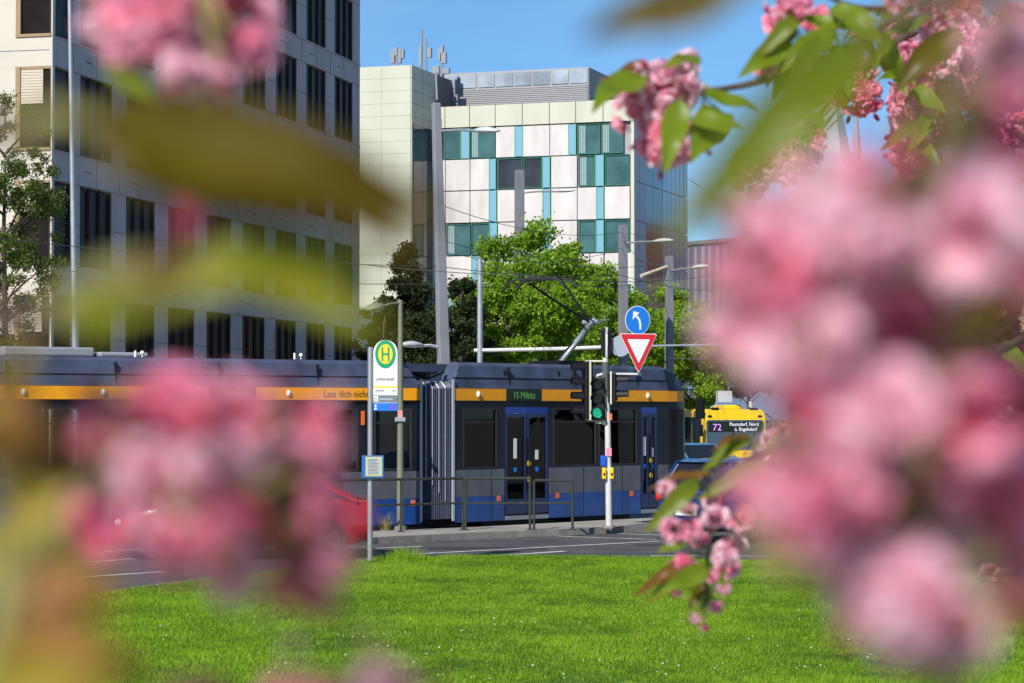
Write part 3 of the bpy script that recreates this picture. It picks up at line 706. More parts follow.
    def display(F, a, b, s):
        m = MB(); m.box(F, a, b, .0, .018, ZR['o0']+.005, ZR['o1']-.01); d = m.build('route_display', M_leddark, root)
        text_mesh('display_text', s, .19, Fr(F((a+b)/2, .02, ZR['o0']+.05), F.x, F.y, F.z), M_ledglow, d, ext=.001, align='CENTER', sx=(b-a)/1.0*.88)
    def refl(F, x, zz): 
        m = MB(); m.box(F, x-.055, x+.055, .012, .02, zz-.055, zz+.055); m.build('side_reflector', M_ind, root)
    # front section (right)
    d1 = (t2(505), t2(548)); d2 = (t2(641), t2(657)); L2 = t2(668)
    section(F2, 0, L2, [(t2(463), t2(497)), (t2(553), t2(596)), (t2(598.5), t2(637))], [d1, d2])
    stripe(F2, .02, t2(506)-.01); stripe(F2, t2(541)+.01, L2); display(F2, t2(506), t2(541), '15 Miltitz')
    for px in (477.6, 647): spot(F2, t2(px))
    for px, zz in ((498.5, .65), (557, .66), (631, .64)): refl(F2, t2(px), zz)
    # nose
    z = ZR
    def ring(x, ins, drop, zb=z['bot']):
        tp = z['top']-drop; s = min(1, (tp-z['o1'])/(z['top']-z['o1'])) if tp > z['o1'] else .05
        pr = [(-ins, zb), (-ins, z['blue']), (-ins, z['win0']), (-ins-.0, 2.48), (-ins-.01, z['o0']), (-ins-.02, min(tp-.05, z['o1'])), (-ins-.12, max(tp-.05, z['o1']-.04)), (-ins-.25, tp)]
        return [F2(x, a, b) for a, b in pr+[(-Wd-a, b) for a, b in reversed(pr)]]
    m = MB(); m.loft([ring(L2+.005, .0, .0), ring(L2+.35, .03, .06), ring(L2+.7, .12, .22), ring(L2+.95, .26, .42), ring(L2+1.08, .42, .62)]); nose = m.build('nose', M_navy, root, smooth='auto')
    m = MB(); m.loft([[F2(x, -i+.012, zz) for zz in (z['o0'], z['o1']-.02)]+[F2(x, -i-.02, zz) for zz in (z['o1']-.02, z['o0'])] for x, i in ((L2+.0, .0), (L2+.35, .025), (L2+.7, .115))]); m.build('orange_stripe', M_orange, nose)
    m = MB(); m.loft([[F2(x, -i+.012, zz) for zz in (1.25, 2.46)]+[F2(x, -i-.02, zz) for zz in (2.46, 1.25)] for x, i in ((L2+.08, .0), (L2+.35, .025), (L2+.7, .115))]); m.build('cab_window', M_pane, nose)
    m = MB(); m.loft([[F2(x, -i+.014, zz) for zz in (.21, .70)]+[F2(x, -i-.02, zz) for zz in (.70, .21)] for x, i in ((L2+.0, .0), (L2+.35, .03), (L2+.7, .12), (L2+.95, .26))]); m.build('blue_skirt', M_blue, nose)
    m = MB(); m.tube([F2(L2+.75, .02, 2.9), F2(L2+.95, .16, 2.75)], .015, 6); m.box(Fr(F2(L2+.97, .16, 2.5), e2, n2), -.05, .05, -.09, .09, -.25, .2); m.build('wing_mirror', M_dark, nose)
    # rear/middle section (left)
    s1 = -14.5
    ops = [(t1(374), t1(412)), (t1(313), t1(358)), (t1(238), t1(282)), (t1(95), t1(150)), (t1(40), t1(92)), (-10.6, -9.0), (-12.6, -10.9)]
    section(F1, s1, 0, ops, [(t1(160), t1(226)), (t1(287), t1(303))][:1])
    stripe(F1, s1+.02, t1(209)-.01); stripe(F1, t1(255)+.01, -.02); display(F1, t1(209), t1(255), '15 Miltitz')
    for px in (288, 103, 23): spot(F1, t1(px))
    refl(F1, t1(413), .62); refl(F1, t1(230), .62)
    text_mesh('stripe_text', 'Lass dich nicht', .185, Fr(F1(t1(323), .0165, ZR['o0']+.055), F1.x, F1.y, F1.z), M_dark, root, ext=.001, sx=.92)
    m = MB(); m.box(F1, t1(361), t1(364), .0, .03, 2.15, 2.42); m.build('door_lamp', M_ind, root)
    # small emblem sticker in the window
    m = MB(); F = F1; c = t1(321); m.disc(F, c, 2.05, .10, .16, -.026, -.022, 18); sticker = m.build('window_sticker', M_signblue, root)
    m = MB(); m.disc(F, c, 2.05, .05, .11, -.0215, -.019, 14); m.build('sticker_centre', M_white, sticker)
    # roof gear
    gear = [(14, 106, .18, -.5), (109, 158, .1, -.4)]
    for a, b, h_, yy in gear:
        m = MB(); m.box(F1, t1(a), t1(b), -1.7, yy, ZR['top']+.002, ZR['top']+h_); m.build('roof_box', mat('roof_box_grey', (.28, .29, .33), .5), root, bevel=.04)
    for px in (142, 302): 
        m = MB(); q = t1(px); m.tube([F1(q, -.3, 3.41), F1(q, -.3, 3.53)], .022, 8); m.ball(F1(q+.14, -.3, 3.49), .04); m.tube([F1(q+.14, -.3, 3.41), F1(q+.14, -.3, 3.47)], .012, 6); m.build('roof_aerial', M_white, root)
    m = MB()
    for q in (1.6, 3.3, 7.3): m.box(F2, q, q+.03, -.09, -.06, 3.16, 3.26)
    m.build('roof_latch', M_dark, root)
    # bellows
    a0 = F1(0, 0, 0); b0 = F2(0, 0, 0); NR = 15; rings = []
    for i in range(NR*2+1):
        s = i/(NR*2); ins = (.035 if i % 2 == 0 else .10)
        c = a0.lerp(b0, s); nn = n1.lerp(n2, s).normalized(); zt = 3.02-.03*math.sin(math.pi*s)
        pr = [(-ins, .28), (-ins, zt-.12), (-ins-.12, zt-(ins-.03)), (-Wd+ins+.12, zt-(ins-.03)), (-Wd+ins, zt-.12), (-Wd+ins, .28)]
        rings.append([c+nn*p+Vector((0, 0, q)) for p, q in pr])
    m = MB(); m.loft(rings); m.build('bellows', M_bel, root)
    for i in range(6, NR*2, 3):  # pale thin tubes stand in for sun streaks along the bellows folds
        m = MB(); q = rings[i]; m.tube([q[0]+Vector((0, 0, .9-.8*i/(NR*2)+.1)), q[1]], .010, 5); m.tube([q[1], q[2], q[3], q[4]], .012, 5); m.build('bellows_sun_streak', mat('sun_streak_pale', (.55, .57, .62), .35, .5), root)
    m = MB()
    for s, dz in ((.0, 0), (1, 0)):
        c = a0.lerp(b0, s); nn = n1 if s == 0 else n2; ee = e1 if s == 0 else e2; m.box(Fr(c, ee, nn), -.02 if s == 0 else -.03, .03 if s == 0 else .02, -.01, .028, .24, 3.05)
    m.build('bellows_frame', mat('bellows_frame_grey', (.45, .46, .5), .4, .3), root)
    m = MB()
    for i in range(9):
        p = a0.lerp(b0, .05)+n1*(-.2-.2*i); q = a0.lerp(b0, .95)+n2*(-.2-.2*i); mid = p.lerp(q, .5)
        m.tube([p+Vector((0, 0, 3.18)), mid+Vector((0, 0, 3.06+.12*rnd.random())), q+Vector((0, 0, 3.2))], .022, 6)
    for i in range(5): m.box(Fr(a0.lerp(b0, .3)+n1*(-.3-.35*i), e1, n1), -.12, .12, -.08, .08, 3.04, 3.12+.1*rnd.random())
    m.build('coupling_cables', M_dark, root)
    m = MB(); m.box(Fr(a0.lerp(b0, .5), e1, n1), -.5, .5, -Wd+.3, -.3, .12, .26); m.build('gangway_floor', M_dark, root)
    # pantograph
    dC = 52.3
    P = lambda px, py, dd=0: PT(px, py, dC+dd)
    pr = MB(); base = F2(4.6, -1.1, 3.4); pr.box(Fr(base, e2, n2), -.55, .5, -.45, .45, .005, .10); pg = pr.build('pantograph', M_dark, root)
    knee = P(591, 323, .6); foot = Vector((base.x, base.y, 3.48))
    m = MB(); m.tube([foot, knee], [.065, .055], 10); m.build('lower_arm', M_metal, pg, smooth=True)
    m = MB(); m.tube([foot+e2*-.25, knee+Vector((0, 0, -.08))], .018, 6); m.build('control_rod', M_dark, pg)
    m = MB(); m.tube([knee-n2*.22+Vector((0, 0, .02)), knee+n2*.22+Vector((0, 0, .02))], .05, 10); m.ball(knee+Vector((.05, 0, .03)), .09); m.build('knee_joint', M_metal, pg)
    hl, hr = P(529, 283, -.6), P(562, 281, .9)
    m = MB(); m.tube([knee-n2*.0, P(552, 299, .0), hl], .026, 6); m.tube([knee, hr], .026, 6); m.build('upper_arm', M_dark, pg)
    hc = P(540, 279, 0); hd = (P(572, 276, -.0)-P(511, 283, 0)); 
    m = MB(); dirn = n2
    for off, zz in ((-.2, 0), (.2, 0.0)):
        c = hc+e2*off+Vector((0, 0, zz))
        m.tube([c-dirn*.85+Vector((0, 0, -.20)), c-dirn*.72+Vector((0, 0, -.06)), c-dirn*.5, c+dirn*.5, c+dirn*.72+Vector((0, 0, -.06)), c+dirn*.85+Vector((0, 0, -.20))], .028, 6)
    for q in (-.45, .45): m.tube([hc+dirn*q-e2*.2, hc+dirn*q+e2*.2], .02, 6)
    m.tube([hl, hc+dirn*-.45], .018, 6); m.tube([hr, hc+dirn*.45], .018, 6)
    m.build('collector_head', mat('collector_dark', (.05, .05, .05), .5, .4), pg)
tram()

# ================================================================== MASTS, LAMPS, SIGNS
def pole(name, label, cat, px, py0, py1, Y, w0, w1, m, zb=0, group=None, sq=False, lean=0):
    """vertical pole; py0 top px; w0/w1 top/bottom width in px"""
    t = PT(px, py0, Y); s = FPX/Y; base = Vector((t.x+lean, Y, zb)); root = thing(name, label, cat, base, group=group)
    mb = MB()
    if sq:
        a, b = w0/s/2, w1/s/2; f = Fr(base, Vector((.9, .43, 0)).normalized(), Vector((-.43, .9, 0)).normalized())
        r = lambda h, z, dx: [f(-h+dx, -h, z), f(h+dx, -h, z), f(h+dx, h, z), f(-h+dx, h, z)]
        mb.loft([r(b*.82, 0, 0), r(a*.82, t.z-zb, -lean)])
    else: mb.tube([base, t], [w1/s/2, w0/s/2], 12)
    mb.build('shaft', m, root, smooth='auto')
    mb = MB(); r = w1/s*.75
    mb.tube([base+Vector((0, 0, 0.002)), base+Vector((0, 0, .10))], r, 12); mb.build('base_collar', m, root)
    return root, t, base
def lamp_head(root, a, b, m=M_metal, arm_r=.035, hl=.75, hm=None):
    """arm from a to b, head past b"""
    dr = (b-a).normalized()
    mb = MB(); mb.tube([a, a.lerp(b, .5)+Vector((0, 0, .03)), b], arm_r, 8); arm = mb.build('lamp_arm', m, root, smooth='auto')
    c = b+dr*hl*.35; f = Fr(c, dr, dr.cross(Vector((0, 0, 1))), Vector((0, 0, 1)))
    mb = MB(); rings = []
    for i in range(7):
        x = -hl/2+hl*i/6; k = math.sin(math.pi*(i+.6)/7.2); wv = .15*k+.02; hv = .10*k+.01
        rings.append([f(x, wv*math.cos(q)*1, hv*math.sin(q) if math.sin(q) > 0 else hv*.45*math.sin(q)) for q in [2*math.pi*j/12 for j in range(12)]])
    mb.loft(rings); mb.build('lamp_head', hm or mat('lamp_head_grey', (.52, .53, .52), .4), arm, smooth=True)
M_mast = mat('mast_grey', (.25, .25, .28), .5, .2, noise=.12, nscale=1.5)
# the big tapering mast: broad upper box on a slimmer foot
def bigmast():
    Y = 58; t = PT(436, 103, Y); b = PT(443.5, 366, Y); s = FPX/Y; base = Vector((b.x+.05, Y, 0))
    root = thing('overhead_mast', 'broad tapering grey steel mast rising from behind the tram joint', 'mast', base)
    f = Fr((0, Y, 0), Vector((.93, .37, 0)).normalized(), Vector((-.37, .93, 0)).normalized())
    def r(x, z, h): c = Vector((x, Y, z)); return [c+f.x*p*h+f.y*q*h for p, q in ((-1, -1), (1, -1), (1, 1), (-1, 1))]
    m = MB(); m.loft([r(b.x, b.z, 7/s*.78), r(t.x, t.z, 5/s*.78)]); m.build('shaft', M_mast, root, bevel=.02)
    m = MB(); 
    m.loft([r(b.x, b.z+.02, 7/s*.79), r(b.x, b.z+.10, 7/s*.82)]); m.build('lower_rim', M_mast, root)
    m = MB(); m.tube([(b.x+.02, Y, 0), (b.x+.02, Y, b.z+.2)], .11, 12); m.build('foot', M_pole, root)
    m = MB(); m.box(Fr((b.x+.02, Y-.14, b.z-.5)), -.12, .12, -.05, .05, 0, .42); m.build('bracket', M_white, root)
    # top lamp at (405,74)-(486,131) region arms
    a = PT(441, 131, Y); lamp_head(root, a, PT(478, 131, Y-1.2), hl=.95)
    a = PT(438, 347, Y); lamp_head(root, a, PT(420, 346, Y-.6), m=M_white, hl=.9)
    m = MB(); m.tube([PT(437, 100, Y), PT(436, 72, Y)], .03, 6); m.build('tip_rod', M_mast, root)
bigmast()
pole('overhead_mast', 'tall slender white flagpole-like mast before the grey office facade', 'mast', 69, -40, 350, 62, 3.6, 7.4, M_metal, lean=.30)
r_, t_, b_ = pole('overhead_mast', 'square dark grey mast with a side lamp among the bright tree tops', 'mast', 519.5, 170, 300, 95, 9, 11, M_mast, sq=True)
lamp_head(r_, PT(520, 193, 95), PT(556, 191.5, 94), hl=1.0)
r_, t_, b_ = pole('signal_gantry', 'light grey post carrying a long horizontal signal arm over the road', 'gantry', 480, 258, 361, 66, 5.5, 6.5, M_metal)
mb = MB(); mb.tube([PT(474, 350.5, 66), PT(560, 348.8, 66), PT(622, 346.5, 66)], .055, 8); arm = mb.build('cross_arm', M_pole, r_)
mb = MB(); mb.tube([PT(622, 346.5, 66), PT(740, 344, 66), PT(900, 342, 66)], .03, 6); mb.build('span_tube', M_metal, r_)
# rear of far signal + round sign back on the arm
q = PT(606.5, 342, 65.8); f = Fr(q)
mb = MB(); mb.box(f, -.15, .15, -.02, .18, -.36, .36); sg = mb.build('signal_housing', M_dark, r_, bevel=.03)
mb = MB(); mb.box(f, -.03, .03, -.06, -.021, -.42, .40); mb.build('mounting_rail', M_pole, sg)
for zz in (-.23, 0, .23): mb = MB(); mb.tube([f(.0, .18, zz+.05), f(0, .36, zz+.03)], .10, 10); mb.build('visor', M_dark, sg)
q = PT(620.5, 346, 65.9); mb = MB(); mb.disc(Fr(q), 0, 0, .27, .29, 0, .02); mb.build('round_sign_back', mat('sign_back_grey', (.36, .40, .46), .5, .3), r_)
r_, t_, b_ = pole('street_lamp', 'square grey mast with a curved lamp left of the blue round sign', 'street lamp', 623, 225, 320, 88, 8.5, 10, M_mast, sq=True)
lamp_head(r_, PT(624, 243.5, 88), PT(656, 241.5, 87), hl=.95)
r_, t_, b_ = pole('street_lamp', 'square pale mast with two arms in front of the glass side wing', 'street lamp', 669, 256, 345, 92, 7.5, 9, M_mast, sq=True)
lamp_head(r_, PT(670, 271, 92), PT(694, 268, 91), hl=.9)
mb = MB(); mb.tube([PT(668, 266, 92), PT(641, 276, 91)], [.05, .07], 8); mb.build('side_arm', mat('beige_arm', (.62, .54, .38), .5), r_)
# thin green-grey lamp standard near the stop
def thinlamp():
    Y = 46.8; t = PT(400.5, 300, Y); base = Vector((t.x, Y, .12)); s = FPX/Y
    root = thing('street_lamp', 'thin olive-grey lamp post on the island beside the stop sign', 'street lamp', base)
    m = MB(); m.tube([base, base+Vector((0, 0, 1.1)), (t.x, Y, t.z)], [3.6/s, 3.4/s, 2.3/s], 12); m.build('shaft', M_polegreen, root, smooth='auto')
    m = MB(); m.tube([base+Vector((0, 0, .003)), base+Vector((0, 0, .08))], .13, 12); m.build('base_collar', M_polegreen, root)
    m = MB(); m.box(Fr(base), -.10, .10, -.10, -.06, 1.2+.9, 1.2+.98); m.build('clamp', M_metal, root)
    m = MB(); q = PT(400, 452-38, Y); m.box(Fr((base.x, Y-.075, q.z)), -.045, .045, -.01, .0, -.11, .07); m.build('sticker', mat('red_white_sticker', (.7, .25, .25), .6), root)
    lamp_head(root, PT(400.5, 303, Y), PT(381, 307, Y-.3), m=M_polegreen, hl=.42, arm_r=.022, hm=M_polegreen)
    # dry weeds at the foot are their own thing below
    return base
bl = thinlamp()
M_weed = mat('dry_weed', (.35, .28, .10), .8, transl=.3)
mb = MB()
for i in range(70):
    a = rnd.uniform(0, 6.28); r = rnd.uniform(0, .12); p = Vector((bl.x-.28+r*math.cos(a), bl.y-.1+r*math.sin(a), .12)); h = rnd.uniform(.15, .42)
    d = Vector((math.cos(a), math.sin(a), 0)); mb.add([p-d.cross(Vector((0, 0, 1)))*.008, p+d.cross(Vector((0, 0, 1)))*.008, p+d*h*.35+Vector((0, 0, h))], [(0, 1, 2)])
w_ = mb.build('weed_clump', M_weed, base=(bl.x-.28, bl.y-.1, .12)); tag(w_, 'dry yellow weeds growing at the foot of the thin lamp post', 'weed')

# railings
def railing(name, label, pts, Ys, posts, top=1.0):
    a = pts[0]; P = [PT(px, 500, Y) for px, Y in zip(pts, Ys)]
    P = [Vector((p.x, p.y, .12)) for p in P]; root = thing(name, label, 'railing', P[0], group='pedestrian railings on the traffic island')
    r = .028
    m = MB()
    for h in (top, .52): m.tube([p+Vector((0, 0, h)) for p in P], r if h == top else .022, 8); 
    m.build('rails', M_rail, root, smooth='auto')
    L = [0]
    for i in range(len(P)-1): L.append(L[-1]+(P[i+1]-P[i]).length)
    for u in posts:
        d = u*L[-1]; i = max(k for k in range(len(P)-1) if L[k] <= d+1e-6); q = P[i].lerp(P[i+1], min(1, (d-L[i])/(L[i+1]-L[i])))
        m = MB(); m.tube([q, q+Vector((0, 0, top))], .027, 8); m.build('post', M_rail, root)
        m = MB(); m.tube([q+Vector((0, 0, .002)), q+Vector((0, 0, .02))], .07, 10); m.build('post_foot', M_rail, root)
railing('railing', 'dark metal railing behind the stop sign and lamp post', [318, 397, 463], [45.3, 46.0, 46.8], [0, .55, 1.0])
railing('railing', 'middle dark metal railing in front of the tram door', [465.5, 530], [46.7, 46.75], [0, 1.0])
railing('railing', 'last dark metal railing, between the tram door and the signal post', [534, 572.5], [46.75, 46.75], [0, 1.0], top=.96)

# tram stop sign
def stop_sign():
    Y = 38.0; b = PG(370, 566, .0); Y = b.y; s = FPX/Y; F = Fr((b.x, Y, 0))
    root = thing('tram_stop_sign', 'tram stop sign with green H disc on a white panel beside its steel pole', 'stop sign', (b.x, Y, .09))
    zt = PT(370, 348, Y).z
    X = lambda px: (px-370)/s
    Z = lambda py: PT(385, py, Y).z
    m = MB(); m.tube([F(0, 0, .09), F(0, 0, zt)], 2.7/s, 14); m.ball(F(0, 0, zt), 2.7/s, None, .02); m.build('pole', M_metal, root, smooth='auto')
    x0, x1 = X(373.2), X(397.5); x1 = X(397.2); xc = (x0+x1)/2; rr = (x1-x0)/2
    zs = Z(340)-rr*1.0
    pts = [F(x0, -.03, Z(403)), F(x1, -.03, Z(403))]+[F(xc+rr*math.cos(a), -.03, zs+rr*1.0*math.sin(a)) for a in [math.pi*k/18 for k in range(19)]]
    m = MB(); m.prism(pts, (0, .05, 0)); pn = m.build('sign_panel', M_white, root)
    Ms_g = mat('stop_green', (.0, .30, .14), .5); Ms_y = mat('stop_yellow', (.9, .62, .02), .5)
    cz = Z(354.2); R0 = X(370+10.3)
    m = MB(); m.disc(F, xc, cz, R0, R0*1.37, -.034, -.031, 40); m.build('green_ring', Ms_g, pn)
    m = MB(); m.disc(F, xc, cz, R0*.70, R0*.96, -.038, -.0345, 40); m.build('yellow_disc', Ms_y, pn)
    m = MB(); h = R0*.78
    for sx in (-1, 1): m.box(F, xc+sx*R0*.30-R0*.09, xc+sx*R0*.30+R0*.09, -.042, -.0385, cz-h*.88, cz+h*.88)
    m.box(F, xc-R0*.22, xc+R0*.22, -.0415, -.0385, cz-R0*.10, cz+R0*.10); m.build('letter_h', Ms_g, pn)
    m = MB(); m.box(F, x0+.005, x1-.005, -.034, -.031, Z(387.6), Z(386)); m.build('yellow_band', Ms_y, pn)
    text_mesh('stop_name', 'Johannisplatz', .075, Fr(F(xc, -.033, Z(380.5)), F.x, F.y, F.z), M_dark, pn, ext=.001, align='CENTER', sx=.72)
    m = MB(); m.box(F, x0+.03, x0+.17, -.034, -.031, Z(391.2), Z(390.3)); m.box(F, x1-.08, x1-.03, -.034, -.031, Z(391.2), Z(390.3)); m.build('small_print', M_grey, pn)
    # line plate and blue plate
    m = MB(); m.box(F, x0, x1, -.03, .02, Z(403), Z(395.2)); m.box(F, x0, x1, -.0299, .0199, Z(396), Z(403)); 
    m = MB(); m.box(F, x0+.003, x1-.003, -.036, -.031, Z(402.3), Z(395.2)); m.build('line_plate', mat('line_plate_grey', (.16, .18, .22), .5), root)
    m = MB(); m.box(F, x0+.008, x0+.075, -.040, -.0365, Z(401.8), Z(396)); nb = m.build('number_box', M_white, root)
    text_mesh('line_number', '21', .085, Fr(F(x0+.012, -.042, Z(401.3)), F.x, F.y, F.z), M_dark, nb, ext=.001, sx=.62)
    text_mesh('destination_text', 'Johannisplatz', .055, Fr(F(x0+.09, -.038, Z(400)), F.x, F.y, F.z), M_white, root, ext=.001, sx=.75)
    m = MB(); m.box(F, x0, x1, -.032, .02, Z(410.8), Z(403.05)); bp = m.build('blue_plate', mat('plate_blue', (.015, .17, .70), .4), root)
    m = MB(); m.disc(F, x0+.035, Z(405.6), .018, .018, -.036, -.033, 12); m.disc(F, x0+.035, Z(408.6), .022, .018, -.036, -.033, 12); m.build('white_emblem', M_white, bp)
    m = MB(); m.prism([F(x1-.12, -.0325, Z(409)), F(x1-.03, -.0325, Z(409)), F(x1-.055, -.0325, Z(404.6)), F(x1-.085, -.0325, Z(406))], (0, -.003, 0)); m.build('violet_emblem', mat('violet', (.30, .05, .55), .5), bp)
    # timetable case
    xa, xb = X(361.5), X(384.5); xa, xb = X(362), X(384); za, zb = Z(478), Z(455.5)
    m = MB(); m.box(F, xa, xb, -.10, -.045, za, zb); tc_ = m.build('timetable_case', mat('case_blue', (.02, .12, .42), .4), root, bevel=.008)
    m = MB(); m.box(F, xa+.06, xb-.025, -.105, -.101, za+.03, zb-.02); m.build('yellow_edge', mat('case_yellow', (.55, .52, .12), .6), tc_)
    m = MB(); m.box(F, xa+.08, xb-.045, -.109, -.106, za+.05, zb-.04); pp = m.build('timetable_sheet', mat('paper_grey', (.42, .44, .46), .7, noise=.15, nscale=30), tc_)
    m = MB()
    for i in range(11):
        zz = za+.07+i*.022; m.box(F, xa+.095, xb-.06-rnd.random()*.05, -.111, -.1095, zz, zz+.007)
    m.build('printed_rows', M_grey, pp)
stop_sign()

# traffic light post with signs
def traffic_light():
    Y = 47.6; s = FPX/Y; b = PG(609, 528, .12); Y = b.y; s = FPX/Y; F = Fr((b.x, Y, 0))
    X = lambda px: (px-609)/s
    Z = lambda py: PT(609, py, Y).z
    cream = mat('signal_cream', (.62, .60, .45), .5)
    root = thing('traffic_light', 'traffic light post showing green, with black signal heads and yellow push buttons', 'traffic light', (b.x, Y, .12))
    m = MB(); m.tube([F(0, 0, .12), F(-.02, 0, Z(430)), F(X(605.5), 0, Z(358))], [3.2/s, 3.0/s, 2.7/s], 14); pl = m.build('pole', M_pole, root, smooth='auto')
    m = MB(); m.tube([F(0, 0, .121), F(0, 0, .17)], 6/s, 14); m.build('pole_foot', M_kerb, pl)
    m = MB(); m.tube([F(X(605.6), 0, Z(425)), F(X(605.6), 0, Z(362))], 3.4/s, 12); m.build('pole_shade', mat('pole_shade_dark', (.09, .10, .10), .6), pl)  # shade on the upper pole, put in as a dark shell
    # bracket loop
    m = MB(); m.tube([F(X(590), .02, Z(377)), F(X(589.5), .02, Z(362.5)), F(X(592), .02, Z(361.3)), F(X(604), .02, Z(361.3)), F(X(604.5), .02, Z(371))], 1.3/s, 8); m.build('bracket', cream, root)
    m = MB(); m.tube([F(X(597), .0, Z(376)), F(X(603), 0, Z(374))], 1.6/s, 8); m.tube([F(X(606), 0, Z(374)), F(X(641), .03, Z(374.2))], 1.3/s, 8); m.build('sign_arm', M_pole, root)
    # signal head: local frame facing dir d
    def head(cx, ctop, cbot, yaw, lit, nm, n=3, backplate=True, hw=.15):
        d = Vector((math.sin(yaw), -math.cos(yaw), 0)); ex = Vector((math.cos(yaw), math.sin(yaw), 0)); c = F(X(cx), 0, 0); f = Fr((c.x, c.y, 0), ex, -d)
        zt, zb = Z(ctop), Z(cbot); hgt = (zt-zb)/n
        m = MB(); m.box(f, -hw, hw, -.06, .10, zb, zt); h = m.build('signal_head', M_dark, root, bevel=.02)
        if backplate:
            m = MB(); t = .012
            m.box(f, -hw-.05, -hw, .02, .05, zb-.02, zt+.02); m.box(f, hw, hw+.05, .02, .05, zb-.02, zt+.02); m.box(f, -hw, hw, .02, .05, zt, zt+.03); m.box(f, -hw, hw, .02, .05, zb-.03, zb); m.build('backplate', cream, h)
        cols = [('lens_red', (.05, .006, .006)), ('lens_amber', (.05, .025, .004)), ('lens_green', (.01, .05, .03))]
        for i in range(n):
            zc = zt-hgt*(i+.5); r = min(hgt*.36, .098)
            on = lit and i == n-1
            m = MB(); m.disc(f, 0, zc, r, r, -.085, -.0605, 22)
            m.build('lens', mat('green_signal_lit', (.02, .5, .3), .3, emit=(.02, .60, .34), estr=.55) if on else mat(cols[min(i, 2)][0], cols[min(i, 2)][1], .2), h)
            m = MB(); rings = []      # hooded visor
            for (dd, cut) in ((-.061, .25), (-.15, .2), (-.30, -.15)):
                ang = [(-.25-cut*.3)+k*(math.pi+.5+cut*.6)/12 for k in range(13)]
                rings.append([f((r+.016)*math.cos(a), dd, zc+(r+.016)*math.sin(a)) for a in ang]+[f((r+.004)*math.cos(a), dd, zc+(r+.004)*math.sin(a)) for a in reversed(ang)])
            m.loft(rings); m.build('visor', M_dark, h, smooth='auto')
        m = MB(); m.box(f, -.06, .06, .02, .08, zb-.07, zb-.005) if lit else m.box(f, -.03, .03, .1, .12, zb, zt); m.build('head_mount', cream, h)
    head(598.3, 377, 420, R(-10), True, 'c')
    head(586.5, 361.5, 419, R(-78), False, 'l', n=4)
    head(613.5, 373, 403, R(84), False, 'r', n=2)
    # pedestrian boxes
    m = MB(); m.box(F, X(600.5), X(606.3), -.12, .0, Z(466), Z(455.5)); m.build('blue_box', mat('case_bright_blue', (.01, .09, .55), .35), root, bevel=.015)
    for sx, x in ((-1, X(604)), (1, X(611.5))):
        m = MB(); m.box(F, x-.04, x+.04, -.14, .02, Z(479), Z(467.5)); pb = m.build('push_button_box', M_yellow, root, bevel=.02)
        m = MB(); m.disc(F, x, Z(474), .02, .03, -.15, -.141, 12); m.build('button', M_dark, pb)
    m = MB(); m.box(F, -.055, .05, -.085, -.075, Z(456), Z(448)); m.build('sticker', mat('pink_sticker', (.75, .25, .35), .6), pl)
    m = MB(); m.box(F, X(609.8), X(612), -.07, -.04, Z(420), Z(413.5)); m.build('orange_marker', M_ind, root)
    # signs
    xs = X(639); Y0 = -.05
    m = MB(); m.tube([F(xs, .0, Z(374)), F(xs, .0, Z(308))], .022, 8); m.build('sign_post', M_metal, root)
    cx, cz = X(637.7), Z(320.3); rx = 13.2/s; rz = 14.4/s
    g = Fr(F(0, 0, 0), Vector((.96, .27, 0)).normalized(), Vector((-.27, .96, 0)).normalized())
    c = F(cx, Y0, cz); f = Fr(c, g.x, g.y)
    m = MB(); m.disc(f, 0, 0, rx, rz, -.004, .006, 40); sg = m.build('round_sign', M_white, root)
    m = MB(); m.disc(f, 0, 0, rx-.012, rz-.012, -.008, -.005, 40); m.build('blue_face', M_signblue, sg)
    m = MB()
    k = rz*.62
    pts = [(.26, -1.02), (.27, -.35), (.16, .1), (-.08, .46)]; th = .085
    body = []
    L_ = [(.19, -1.05), (.18, -.38), (.05, .02), (-.20, .36)]; R_ = [(.40, -1.05), (.40, -.36), (.27, .12), (.0, .50)]
    body = [(x*k, z*k) for x, z in L_]+[(x*k, z*k) for x, z in reversed(R_)]
    for i in range(3):
        q = [L_[i], R_[i], R_[i+1], L_[i+1]]; m.prism([f(x*k-.0, -.009, z*k) for x, z in q], f.y*-.003)
    m.prism([f(x*k, -.0091, z*k) for x, z in ((-.52, 1.02), (.20, .82), (.02, .66), (-.12, .44), (-.32, .28), (-.40, .36))], f.y*-.003)
    m.prism([f(x*k, -.0092, z*k) for x, z in ((-.52, 1.02), (-.60, .05), (-.42, .22), (-.34, .62))], f.y*-.003)
    m.build('white_arrow', M_white, sg)
    c = F(X(638.6), Y0, 0); f = Fr((c.x, c.y, 0), g.x, g.y)
    xa = 20.0/s; zt, zb = Z(333.6), Z(373.6); tl = .045
    def tri(k, y0, y1, mm, nm, par, yy=0):
        cz_ = zt-(zt-zb)*.36; P = [(-xa, zt-yy*0), (xa, zt), (0, zb)]
        q = []
        for i in range(3):
            a = P[i]; 
            for dt in (-.06, .06):
                b_ = P[(i-1) % 3] if dt < 0 else P[(i+1) % 3]; q.append((a[0]+(b_[0]-a[0])*.04, a[1]+(b_[1]-a[1])*.04))
        m = MB(); m.prism([f(x*k, y0, cz_+(z_-cz_)*k) for x, z_ in q], f.y*(y1-y0)); return m.build(nm, mm, par)
    t0 = tri(1.0, .006, -.004, M_white, 'triangle_sign', root); tri(.955, -.0045, -.008, M_red, 'red_border', t0); tri(.60, -.0085, -.012, M_white, 'white_centre', t0)
traffic_light()

